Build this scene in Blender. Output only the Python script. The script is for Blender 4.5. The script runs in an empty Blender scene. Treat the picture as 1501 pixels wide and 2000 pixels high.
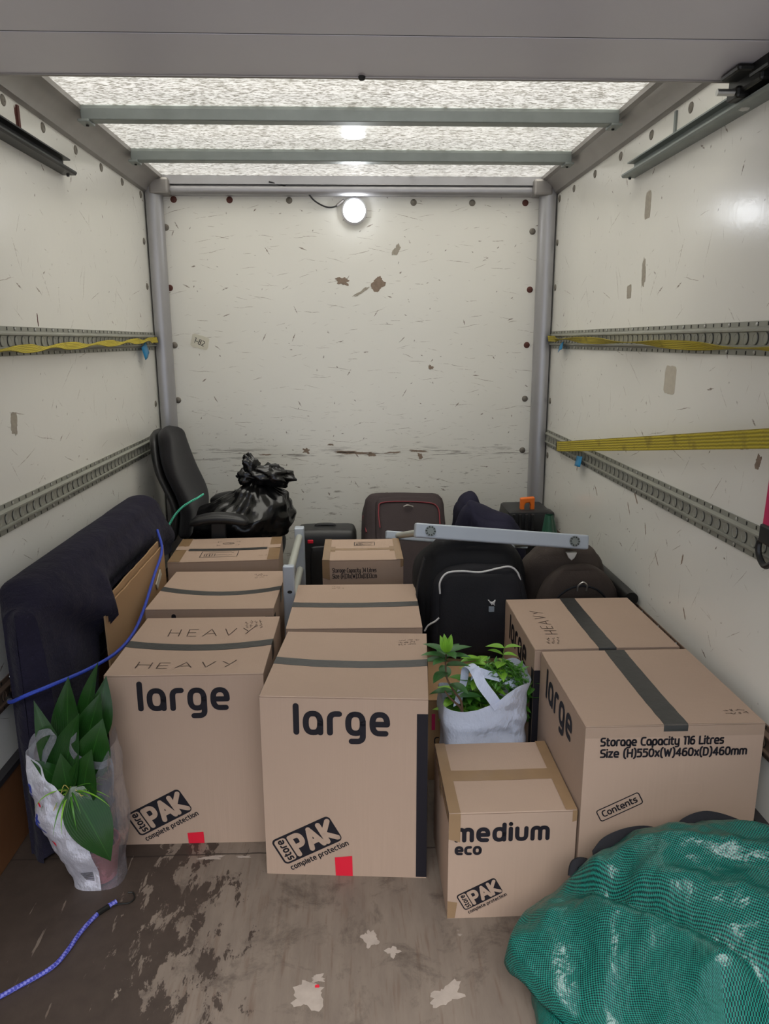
import bpy, bmesh, math, random
from math import pi, sin, cos, radians, sqrt, atan2
from mathutils import Vector, Matrix, noise

C = bpy.context.scene.collection
SC = bpy.context.scene

# ------------------------------------------------------------------ camera
cam_d = bpy.data.cameras.new('camera')
cam = bpy.data.objects.new('camera', cam_d)
C.objects.link(cam)
cam_d.sensor_fit = 'VERTICAL'
cam_d.sensor_height = 36.0
cam_d.lens = 1448.78 / 2000 * 36.0
cam_d.clip_start = 0.02
PITCH, YAW, ROLL = 0.2264, 0.0392, 0.0033
fwd = Vector((sin(YAW) * cos(PITCH), cos(YAW) * cos(PITCH), -sin(PITCH)))
rt = Vector((cos(YAW), -sin(YAW), 0))
dn = fwd.cross(rt)
rt2 = rt * cos(ROLL) + dn * sin(ROLL)
dn2 = dn * cos(ROLL) - rt * sin(ROLL)
rot = Matrix((rt2, -dn2, -fwd)).transposed()
cam.matrix_world = Matrix.Translation((0.0066, 0, 1.5016)) @ rot.to_4x4()
SC.camera = cam

# ------------------------------------------------------------------ world, daylight, exposure
def srgb(r, g, b):
    f = lambda c: (c / 255 / 12.92) if c / 255 <= .04045 else ((c / 255 + .055) / 1.055) ** 2.4
    return (f(r), f(g), f(b), 1)

W = bpy.data.worlds.new('overcast_sky')
SC.world = W
W.use_nodes = True
wn = W.node_tree
wn.nodes.clear()
wo = wn.nodes.new('ShaderNodeOutputWorld')
wb = wn.nodes.new('ShaderNodeBackground')
wt = wn.nodes.new('ShaderNodeTexCoord')
ws = wn.nodes.new('ShaderNodeSeparateXYZ')
wr = wn.nodes.new('ShaderNodeValToRGB')
wm = wn.nodes.new('ShaderNodeMapRange')
wm.inputs['From Min'].default_value = -1
wm.inputs['From Max'].default_value = 1
wn.links.new(wt.outputs['Generated'], ws.inputs[0])
wn.links.new(ws.outputs['Z'], wm.inputs['Value'])
wn.links.new(wm.outputs[0], wr.inputs[0])
e = wr.color_ramp.elements
e[0].position = 0.40; e[0].color = (1.30, 1.30, 1.42, 1)
e[1].position = 0.56; e[1].color = (.68, .79, .97, 1)
wn.links.new(wr.outputs[0], wb.inputs[0])
wb.inputs[1].default_value = 0.95
wn.links.new(wb.outputs[0], wo.inputs[0])

sun_d = bpy.data.lights.new('overcast_daylight', 'SUN')
sun = bpy.data.objects.new('overcast_daylight', sun_d)
C.objects.link(sun)
sun.location = (0, -2, 8)
sun_d.energy = 12.0
sun_d.angle = radians(78)
sun_d.color = (1.0, .985, .955)
sun.rotation_euler = (radians(21), 0, radians(0))   # shines down and towards the rear wall

SC.view_settings.view_transform = 'Standard'
SC.view_settings.look = 'None'
SC.view_settings.gamma = 1
SC.view_settings.use_curve_mapping = False
SC.view_settings.exposure = 0.0
SC.cycles.use_denoising = True
SC.cycles.max_bounces = 10
SC.cycles.diffuse_bounces = 6
SC.cycles.transparent_max_bounces = 12
SC.cycles.sample_clamp_indirect = 6

# ------------------------------------------------------------------ materials
class NT:
    def __init__(s, name):
        s.m = bpy.data.materials.new(name)
        s.m.use_nodes = True
        s.t = s.m.node_tree
        s.t.nodes.clear()
        s.out = s.t.nodes.new('ShaderNodeOutputMaterial')
        s.tc = None
    def n(s, typ, ins=None, **kw):
        nd = s.t.nodes.new(typ)
        for k, v in kw.items():
            setattr(nd, k, v)
        for k, v in (ins or {}).items():
            if hasattr(v, 'is_linked') or isinstance(v, bpy.types.NodeSocket):
                s.t.links.new(v, nd.inputs[k])
            else:
                nd.inputs[k].default_value = v
        return nd
    def coord(s, kind='Object'):
        if s.tc is None:
            s.tc = s.t.nodes.new('ShaderNodeTexCoord')
        return s.tc.outputs[kind]
    def mapping(s, vec, scale=(1, 1, 1), rot=(0, 0, 0), loc=(0, 0, 0)):
        return s.n('ShaderNodeMapping', {'Vector': vec, 'Scale': scale, 'Rotation': rot, 'Location': loc}).outputs[0]
    def noise(s, vec, scale, detail=3, rough=.55, dist=0):
        return s.n('ShaderNodeTexNoise', {'Vector': vec, 'Scale': scale, 'Detail': detail, 'Roughness': rough, 'Distortion': dist}).outputs[0]
    def ramp(s, fac, stops):
        r = s.t.nodes.new('ShaderNodeValToRGB')
        s.t.links.new(fac, r.inputs[0])
        el = r.color_ramp.elements
        while len(el) < len(stops):
            el.new(.5)
        for q, (p, c) in zip(el, stops):
            q.position = p
            q.color = c if len(c) == 4 else (*c, 1)
        return r.outputs[0]
    def step(s, fac, a, b):
        return s.n('ShaderNodeMapRange', {'Value': fac, 'From Min': a, 'From Max': b}).outputs[0]
    def mix(s, fac, a, b, mode='MIX'):
        nd = s.t.nodes.new('ShaderNodeMix')
        nd.data_type = 'RGBA'
        nd.blend_type = mode
        for idx, v in ((0, fac), (6, a), (7, b)):
            if isinstance(v, bpy.types.NodeSocket):
                s.t.links.new(v, nd.inputs[idx])
            else:
                nd.inputs[idx].default_value = v
        return nd.outputs[2]
    def math(s, op, a, b=0.0):
        return s.n('ShaderNodeMath', {0: a, 1: b}, operation=op).outputs[0]
    def bump(s, h, strength=.3, dist=.01, normal=None):
        d = {'Height': h, 'Strength': strength, 'Distance': dist}
        if normal is not None:
            d['Normal'] = normal
        return s.n('ShaderNodeBump', d).outputs[0]
    def bsdf(s, **ins):
        return s.n('ShaderNodeBsdfPrincipled', {k.replace('_', ' '): v for k, v in ins.items()})
    def done(s, shader):
        s.t.links.new(shader, s.out.inputs[0])
        return s.m

def plain(name, col, rough=.6, metal=0.0, var=.12, scale=8, bump=0.0, bscale=60, spec=.5, sheen=0.0):
    t = NT(name)
    v = t.coord()
    f = t.noise(v, scale)
    c2 = tuple(min(1, x * (1 - var)) for x in col[:3]) + (1,)
    c1 = tuple(min(1, x * (1 + var)) for x in col[:3]) + (1,)
    ins = dict(Base_Color=t.mix(f, c2, c1), Roughness=rough, Metallic=metal)
    if bump:
        ins['Normal'] = t.bump(t.noise(v, bscale, 4), bump, .004)
    b = t.bsdf(**ins)
    b.inputs['Specular IOR Level'].default_value = spec
    if sheen:
        b.inputs['Sheen Weight'].default_value = sheen
    return t.done(b.outputs[0])

def cardboard(name, col, spots=True):
    t = NT(name)
    v = t.coord()
    f = t.noise(v, 3, 4)
    dark = tuple(x * .90 for x in col[:3]) + (1,)
    lite = tuple(min(1, x * 1.08) for x in col[:3]) + (1,)
    c = t.mix(f, dark, lite)
    fib = t.noise(t.mapping(v, (150, 150, 6)), 1, 2)
    c = t.mix(t.step(fib, .3, .8), c, tuple(x * .96 for x in col[:3]) + (1,))
    sm = t.step(t.noise(v, 9, 5, .7), .68, .8)
    c = t.mix(t.math('MULTIPLY', sm, .25), c, tuple(x * .6 for x in col[:3]) + (1,))
    w = t.n('ShaderNodeTexWave', {'Vector': v, 'Scale': 45.0, 'Distortion': .3}, bands_direction='X').outputs[1]
    bp = t.bump(w, .05, .001)
    bp = t.bump(t.noise(v, 14, 3), .12, .006, bp)
    b = t.bsdf(Base_Color=c, Roughness=.72, Normal=bp)
    b.inputs['Specular IOR Level'].default_value = .25
    return t.done(b.outputs[0])

def gelcoat(name, axis, dense, col):
    """glossy cream wall panel with scratches, scuffs and specks; axis = horizontal direction of the wall"""
    t = NT(name)
    v = t.coord()
    sep = t.n('ShaderNodeSeparateXYZ', {0: v})
    u = sep.outputs[axis]; z = sep.outputs[2]
    vec = t.n('ShaderNodeCombineXYZ', {0: u, 1: z, 2: 0.0}).outputs[0]
    c = t.mix(t.noise(vec, 1.6, 4), tuple(x * .94 for x in col[:3]) + (1,), tuple(min(1, x * 1.04) for x in col[:3]) + (1,))
    # scratches, nicks and specks: one randomly turned mark per Voronoi cell
    def marks(S, ln, th, spread, share, amount, col2, off, c):
        vv = t.mapping(vec, (1, 1, 1), loc=(off, off * .7, 0))
        vo = t.n('ShaderNodeTexVoronoi', {'Vector': vv, 'Scale': S, 'Randomness': 1.0})
        vo.voronoi_dimensions = '2D'
        rgb = t.n('ShaderNodeSeparateColor', {0: vo.outputs['Color']})
        dl = t.n('ShaderNodeVectorMath', {0: vv, 1: vo.outputs['Position']}, operation='SUBTRACT').outputs[0]
        sp = t.n('ShaderNodeSeparateXYZ', {0: dl})
        a = t.math('MULTIPLY', t.math('SUBTRACT', rgb.outputs[0], .5), spread)
        ca, sa = t.math('COSINE', a), t.math('SINE', a)
        uu = t.math('ADD', t.math('MULTIPLY', sp.outputs[0], ca), t.math('MULTIPLY', sp.outputs[1], sa))
        ww = t.math('SUBTRACT', t.math('MULTIPLY', sp.outputs[1], ca), t.math('MULTIPLY', sp.outputs[0], sa))
        ww = t.math('ADD', ww, t.math('MULTIPLY', t.math('SUBTRACT', t.noise(vec, 60, 3, .7), .5), th * 2.5))
        ww = t.math('ADD', ww, t.math('MULTIPLY', t.math('SUBTRACT', t.noise(vec, 9, 1), .5), ln * .35))
        lm = t.math('MULTIPLY', t.math('ADD', rgb.outputs[1], .25), ln)
        m = t.math('MULTIPLY', t.step(t.math('SUBTRACT', t.math('ABSOLUTE', uu), lm), .002, -.006),
                   t.step(t.math('SUBTRACT', t.math('ABSOLUTE', ww), t.math('MULTIPLY', th, t.step(t.math('ABSOLUTE', uu), ln * 1.3, 0.0))), .0004, -.0008))
        m = t.math('MULTIPLY', m, t.math('LESS_THAN', rgb.outputs[2], share))
        m = t.math('MULTIPLY', m, t.step(t.noise(t.mapping(vec, (40, 90, 1)), 1, 3, .7), .36, .52))
        return t.mix(t.math('MULTIPLY', m, amount), c, col2)
    k_ = 1.0 if dense > .6 else .62
    spr = .5 if dense > .6 else 2.4
    c = marks(5.0, .075, .0016, spr, .75 * k_, .75, srgb(132, 116, 102), 0.3, c)
    c = marks(7.5, .05, .0013, spr * 1.3, .7 * k_, .7, srgb(140, 126, 112), 4.1, c)
    c = marks(6.5, .022, .0034, 2.6, .40 * k_, .85, srgb(112, 94, 80), 7.7, c)
    c = marks(11.0, .008, .0028, 3.0, .36 * k_, .85, srgb(104, 90, 78), 2.2, c)
    c = marks(16.0, .02, .0010, spr * 2, .5 * k_, .6, srgb(140, 126, 112), 9.2, c)
    if dense > .6:      # worn band where loads rubbed, at about 0.88 m
        band = t.math('MULTIPLY', t.step(t.math('ABSOLUTE', t.math('SUBTRACT', z, .885)), .05, .0),
                      t.step(t.noise(t.mapping(vec, (4, 60, 1)), 1, 5, .7), .52, .62))
        c = t.mix(t.math('MULTIPLY', band, .8), c, srgb(88, 78, 68))
        low = t.math('MULTIPLY', t.step(z, 1.25, .75), t.step(t.noise(t.mapping(vec, (8, 46, 1), (0, 0, .05)), 1, 5, .72), .60, .66))
        c = t.mix(t.math('MULTIPLY', low, .6), c, srgb(104, 94, 84))
    bp = t.bump(t.noise(vec, 55, 3), .07, .003)
    bp = t.bump(t.noise(vec, 7, 2), .10, .006, bp)
    b = t.bsdf(Base_Color=c, Roughness=.2, Normal=bp)
    b.inputs['Specular IOR Level'].default_value = .45
    return t.done(b.outputs[0])

def floor_mat():
    t = NT('worn_plywood_floor')
    v = t.coord()
    sep = t.n('ShaderNodeSeparateXYZ', {0: v})
    x, y = sep.outputs[0], sep.outputs[1]
    wood = t.mix(t.noise(t.mapping(v, (5, 1.1, 1)), 3, 5, .65), srgb(88, 77, 70), srgb(136, 123, 111))
    grain = t.noise(t.mapping(v, (26, 2.2, 1)), 3, 3)
    wood = t.mix(t.step(grain, .55, .8), wood, srgb(98, 80, 68))
    st = t.step(t.noise(v, 7.5, 8, .74, .5), .52, .66)
    wood = t.mix(t.math('MULTIPLY', st, .7), wood, srgb(72, 62, 55))
    pale = t.step(t.noise(t.mapping(v, (1, 1, 1), loc=(3.1, .4, 0)), 3.1, 5, .62), .68, .70)
    wood = t.mix(t.math('MULTIPLY', pale, .75), wood, srgb(168, 158, 148))
    # dark brown coating, worn through in ragged streaks
    edge = t.n('ShaderNodeMapRange', {'Value': t.math('ADD', x, t.math('MULTIPLY', t.math('SUBTRACT', y, 1.6), .12)), 'From Min': -.78, 'From Max': -.10, 'To Min': .74, 'To Max': .26}).outputs[0]
    rag = t.noise(t.mapping(v, (8, 3.2, 1), (0, 0, -.22)), 2.6, 8, .70, .3)
    cov = t.step(t.math('SUBTRACT', edge, rag), -.01, .015)
    scr = t.step(t.noise(t.mapping(v, (30, 4, 1), (0, 0, .5)), 1.6, 4, .6), .665, .685)
    cov = t.math('MULTIPLY', cov, t.math('SUBTRACT', 1.0, t.math('MULTIPLY', scr, .85)))
    dark = t.mix(t.noise(v, 20, 4), srgb(50, 41, 36), srgb(72, 61, 54))
    c = t.mix(cov, wood, dark)
    # board joint
    jt = t.step(t.math('ABSOLUTE', t.math('SUBTRACT', y, t.math('ADD', 1.955, t.math('MULTIPLY', t.noise(v, 14, 3), .012)))), .004, .002)
    c = t.mix(t.math('MULTIPLY', jt, .8), c, srgb(40, 34, 30))
    bp = t.bump(t.math('ADD', t.math('MULTIPLY', cov, .8), t.noise(t.mapping(v, (20, 4, 1)), 4, 4)), .25, .003)
    b = t.bsdf(Base_Color=c, Roughness=.55, Normal=bp)
    b.inputs['Specular IOR Level'].default_value = .35
    return t.done(b.outputs[0])

def roof_mat():
    """translucent glass-fibre sheet with chopped strands"""
    t = NT('translucent_fibreglass')
    v = t.coord()
    f = None
    for k, a in enumerate((.1, .75, 1.5, 2.2, 2.8)):
        nv = t.mapping(v, (40, 120, 1), (0, 0, a), (k * 5.1, k * 2.2, 0))
        s = t.step(t.noise(nv, 1, 2, .5, .4), .57, .68)
        f = s if f is None else t.math('MAXIMUM', f, s)
    big = t.noise(v, 5, 3)
    c = t.mix(f, t.mix(big, (.86, .85, .81, 1), (.95, .94, .91, 1)), (.46, .44, .40, 1))
    tl = t.n('ShaderNodeBsdfTranslucent', {0: c})
    tp = t.n('ShaderNodeBsdfTransparent', {0: c})
    gl = t.n('ShaderNodeBsdfGlossy', {0: (1, 1, 1, 1), 'Roughness': .16, 'Normal': t.bump(t.noise(v, 40, 3), .06, .003)})
    a = t.n('ShaderNodeMixShader', {0: ROOF_CLEAR, 1: tl.outputs[0], 2: tp.outputs[0]})
    fr = t.n('ShaderNodeFresnel', {0: 1.4})
    b = t.n('ShaderNodeMixShader', {0: fr.outputs[0], 1: a.outputs[0], 2: gl.outputs[0]})
    return t.done(b.outputs[0])
ROOF_CLEAR = .55

def woven_mat():
    t = NT('green_woven_polypropylene')
    uv = t.coord('UV')
    ck = t.n('ShaderNodeTexChecker', {'Vector': uv, 'Color1': srgb(24, 120, 106), 'Color2': srgb(9, 24, 31), 'Scale': 1.0}).outputs[0]
    v = t.coord()
    c = t.mix(t.math('MULTIPLY', t.noise(v, 5, 3), .25), ck, srgb(16, 84, 74))
    wv = t.n('ShaderNodeTexChecker', {'Vector': uv, 'Color1': (1, 1, 1, 1), 'Color2': (0, 0, 0, 1), 'Scale': 1.0}).outputs[1]
    bp = t.bump(wv, .25, .0015)
    bp = t.bump(t.noise(v, 16, 4, .6), .5, .02, bp)
    b = t.bsdf(Base_Color=c, Roughness=.3, Normal=bp)
    return t.done(b.outputs[0])

def film_mat(name, col, clear, rough=.3, tl_amt=.5, shine=.35):
    """thin plastic film: part diffuse, part translucent, part clear"""
    t = NT(name)
    v = t.coord()
    bp = t.bump(t.noise(t.mapping(v, (1, 1, .6)), 22, 4, .6), .55, .02)
    di = t.n('ShaderNodeBsdfDiffuse', {0: col, 'Normal': bp})
    tl = t.n('ShaderNodeBsdfTranslucent', {0: col, 'Normal': bp})
    m1 = t.n('ShaderNodeMixShader', {0: tl_amt, 1: di.outputs[0], 2: tl.outputs[0]})
    tp = t.n('ShaderNodeBsdfTransparent', {0: (1, 1, 1, 1)})
    m2 = t.n('ShaderNodeMixShader', {0: clear, 1: m1.outputs[0], 2: tp.outputs[0]})
    gl = t.n('ShaderNodeBsdfGlossy', {0: (1, 1, 1, 1), 'Roughness': rough, 'Normal': bp})
    fr = t.n('ShaderNodeFresnel', {0: 1.45, 'Normal': bp})
    m3 = t.n('ShaderNodeMixShader', {0: t.math('MULTIPLY', fr.outputs[0], shine), 1: m2.outputs[0], 2: gl.outputs[0]})
    return t.done(m3.outputs[0])

def leaf_mat(name, c1, c2, rough=.3):
    t = NT(name)
    v = t.coord('UV')
    o = t.coord()
    sep = t.n('ShaderNodeSeparateXYZ', {0: v})
    w = t.n('ShaderNodeTexWave', {'Vector': v, 'Scale': 6.0, 'Distortion': .6}, bands_direction='Y').outputs[1]
    c = t.mix(t.noise(o, 12, 3), c1, c2)
    c = t.mix(t.math('MULTIPLY', w, .22), c, tuple(x * 1.5 for x in c2[:3]) + (1,))
    mid = t.step(t.math('ABSOLUTE', t.math('SUBTRACT', sep.outputs[1], .5)), .03, .0)
    c = t.mix(t.math('MULTIPLY', mid, .5), c, tuple(min(1, x * 2.0) for x in c2[:3]) + (1,))
    b = t.bsdf(Base_Color=c, Roughness=rough, Normal=t.bump(w, .12, .002))
    tl = t.n('ShaderNodeBsdfTranslucent', {0: c})
    m = t.n('ShaderNodeMixShader', {0: .25, 1: b.outputs[0], 2: tl.outputs[0]})
    return t.done(m.outputs[0])

def blanket_mat():
    t = NT('navy_quilted_fabric')
    v = t.coord()
    c = t.mix(t.noise(v, 9, 4), srgb(25, 23, 36), srgb(39, 36, 52))
    fl = t.step(t.noise(t.mapping(v, (60, 12, 90)), 3, 3), .62, .75)
    c = t.mix(t.math('MULTIPLY', fl, .22), c, srgb(84, 80, 104))
    bp = t.bump(t.noise(v, 160, 3), .5, .004)
    bp = t.bump(t.noise(t.mapping(v, (6, 6, 14)), 2.4, 3), .35, .03, bp)
    b = t.bsdf(Base_Color=c, Roughness=.95, Normal=bp)
    b.inputs['Specular IOR Level'].default_value = .15
    b.inputs['Sheen Weight'].default_value = .04
    return t.done(b.outputs[0])

def rope_mat(name, c1, c2, scale=1.0):
    t = NT(name)
    uv = t.coord('UV')
    w = t.n('ShaderNodeTexChecker', {'Vector': t.mapping(uv, (scale, 4, 1), (0, 0, .6)), 'Color1': c1, 'Color2': c2, 'Scale': 1.0}).outputs[0]
    b = t.bsdf(Base_Color=w, Roughness=.6)
    return t.done(b.outputs[0])

def strap_mat():
    t = NT('yellow_webbing')
    uv = t.coord('UV')
    w = t.n('ShaderNodeTexWave', {'Vector': uv, 'Scale': 1.6, 'Distortion': 1.2, 'Detail': 1.0}, bands_direction='Y').outputs[1]
    c = t.mix(w, srgb(136, 122, 24), srgb(190, 172, 42))
    c = t.mix(t.step(t.noise(t.coord(), 14, 4), .55, .75), c, srgb(120, 106, 30))
    b = t.bsdf(Base_Color=c, Roughness=.7, Normal=t.bump(w, .4, .002))
    return t.done(b.outputs[0])

def emis(name, col, strength):
    t = NT(name)
    n = t.n('ShaderNodeEmission', {0: col, 1: strength})
    f = t.n('ShaderNodeTexNoise', {'Vector': t.coord(), 'Scale': 2.0})
    return t.done(n.outputs[0])

CREAM = srgb(227, 225, 217)
M = dict(
    wall_back=gelcoat('scratched_cream_panel', 0, 1.0, CREAM),
    wall_side=gelcoat('glossy_cream_panel', 1, .45, CREAM),
    floor=floor_mat(), roof=roof_mat(),
    alu=plain('dull_aluminium', srgb(172, 171, 173), .4, .6, .10, 5, .06, 40),
    alu_dark=plain('oxidised_aluminium', srgb(150, 146, 142), .45, .6, .16, 7, .1, 30),
    zinc=plain('galvanised_steel', srgb(134, 140, 136), .48, .6, .14, 12, .08, 50),
    rail=plain('weathered_lashing_steel', srgb(150, 150, 140), .55, .35, .2, 9, .12, 60),
    rust_rail=plain('rusty_lashing_steel', srgb(112, 92, 78), .7, .3, .35, 10, .2, 50),
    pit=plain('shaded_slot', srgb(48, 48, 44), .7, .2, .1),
    slot=plain('punched_hole', srgb(34, 33, 31), .8, 0, .1),
    bright=plain('bright_zinc_screw', srgb(190, 190, 186), .3, .85, .1),
    rust=plain('rusted_rivet', srgb(92, 52, 44), .75, .15, .3, 40),
    rivet=plain('grey_rivet', srgb(122, 116, 106), .5, .5, .15, 40),
    door=plain('grey_shutter_panel', srgb(186, 183, 188), .35, .1, .06, 3, .05, 20),
    black=plain('black_plastic', srgb(30, 30, 31), .45, 0, .12, 12),
    steelblk=plain('oily_black_steel', srgb(38, 38, 36), .4, .6, .2, 20),
    kick=plain('varnished_kick_board', srgb(112, 74, 46), .45, 0, .3, 4, .2, 25),
    trimblk=plain('dark_edge_strip', srgb(44, 42, 44), .5, 0, .1),
    card=cardboard('brown_corrugated_card', srgb(167, 144, 127)),
    card2=cardboard('plain_brown_board', srgb(164, 132, 98)),
    ink=plain('charcoal_print', srgb(30, 28, 34), .6, 0, .05, 20, spec=.2),
    pen=plain('ballpoint_ink', srgb(62, 44, 34), .7, 0, .1, 20),
    print_gap=plain('bare_card_lettering', srgb(167, 144, 127), .7, 0, .05, 10, spec=.25),
    tape_blk=plain('dark_grey_cloth_tape', srgb(52, 52, 51), .33, 0, .14, 30, .25, 40),
    tape_brn=plain('brown_parcel_tape', srgb(138, 112, 84), .25, 0, .12, 14, .1, 30),
    tape_clr=film_mat('clear_parcel_tape', srgb(190, 170, 148), .84, .3, .2, .3),
    red=plain('red_tape', srgb(206, 24, 50), .5, 0, .05),
    blue_tape=plain('blue_tape', srgb(28, 128, 178), .45, 0, .1),
    blanket=blanket_mat(),
    fabric_blk=plain('black_upholstery', srgb(32, 31, 33), .95, 0, .12, 30, .3, 250, .2, .1),
    nylon=plain('black_nylon', srgb(27, 27, 32), .8, 0, .15, 18, .25, 140, .3),
    nylon2=plain('black_ripstop', srgb(23, 23, 26), .7, 0, .15, 18, .2, 90, .3),
    brownbag=plain('dark_brown_canvas', srgb(62, 53, 48), .8, 0, .12, 18, .3, 160, .3),
    maroon=plain('charcoal_maroon_canvas', srgb(58, 49, 50), .8, 0, .12, 18, .3, 160, .3),
    navycloth=plain('navy_cloth', srgb(36, 35, 52), .9, 0, .2, 12, .4, 60, .2),
    greencloth=plain('green_tarpaulin', srgb(32, 78, 58), .45, 0, .2, 12, .2, 30),
    redpipe=plain('dark_red_piping', srgb(122, 30, 42), .6, 0, .08),
    whitepipe=plain('off_white_piping', srgb(205, 205, 205), .6, 0, .05),
    patch=plain('grey_patch', srgb(140, 150, 160), .6, 0, .05),
    orange=plain('orange_plastic', srgb(226, 112, 32), .45, 0, .08),
    poly=plain('glossy_black_polythene', srgb(16, 16, 17), .22, 0, .1, 14, .5, 22, .6),
    bed=plain('grey_powder_coat', srgb(172, 180, 190), .4, .15, .05, 6),
    bedrail=plain('beige_grey_tube', srgb(170, 172, 164), .4, .15, .06, 6),
    cap=plain('grey_plastic_cap', srgb(158, 166, 178), .5, 0, .05),
    strap=strap_mat(),
    pink=plain('pink_webbing', srgb(196, 40, 92), .6, 0, .1),
    woven=woven_mat(),
    wbag=film_mat('white_carrier_film', srgb(212, 220, 240), .02, .3, .25),
    cbag=film_mat('milky_carrier_film', srgb(172, 174, 186), .68, .25, .5),
    pbag=film_mat('printed_carrier_film', srgb(218, 218, 232), .03, .3, .25),
    blueink=plain('blue_print', srgb(48, 62, 142), .5, 0, .05),
    pot=plain('terracotta_plastic', srgb(150, 74, 78), .6, 0, .1),
    soil=plain('dark_soil', srgb(40, 32, 26), .95, 0, .3, 40, .6, 60),
    stem=plain('brown_stem', srgb(92, 70, 52), .8, 0, .2, 30),
    gstem=plain('green_stem', srgb(92, 122, 48), .6, 0, .15, 30),
    leaf_dk=leaf_mat('dark_glossy_leaf', srgb(20, 50, 22), srgb(38, 78, 28), .2),
    leaf_md=leaf_mat('mid_green_leaf', srgb(44, 90, 34), srgb(84, 142, 46), .35),
    leaf_lt=leaf_mat('bright_green_leaf', srgb(92, 150, 40), srgb(140, 190, 62), .4),
    leaf_tk=leaf_mat('leathery_leaf', srgb(40, 84, 42), srgb(66, 116, 58), .3),
    straw=plain('dry_straw', srgb(180, 160, 84), .7, 0, .15, 30),
    rope_blue=rope_mat('blue_white_elastic_cord', srgb(52, 56, 150), srgb(112, 114, 190), 170),
    rope_blue2=rope_mat('royal_blue_elastic_cord', srgb(34, 58, 160), srgb(44, 70, 178), 160),
    rope_green=rope_mat('green_elastic_cord', srgb(32, 150, 118), srgb(96, 196, 168), 160),
    led=emis('lit_lamp_lens', (.93, .96, 1, 1), 42.0),
    lampwhite=plain('white_lamp_rim', srgb(225, 225, 228), .4, 0, .03),
    sticker=plain('aged_paper_label', srgb(206, 202, 186), .7, 0, .06, 20),
    residue=plain('torn_tape_residue', srgb(160, 152, 138), .7, 0, .3, 60, .3, 80),
    residue2=plain('beige_tape_patch', srgb(190, 182, 166), .6, 0, .14, 50, .2, 60),
    bare=plain('chipped_bare_board', srgb(136, 119, 104), .85, 0, .3, 60, .3, 80),
    pale_wood=plain('bare_pale_ply', srgb(158, 146, 136), .8, 0, .25, 30, .3, 60),
    wheel=plain('castor_rubber', srgb(22, 22, 22), .7, 0, .1),
)

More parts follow.
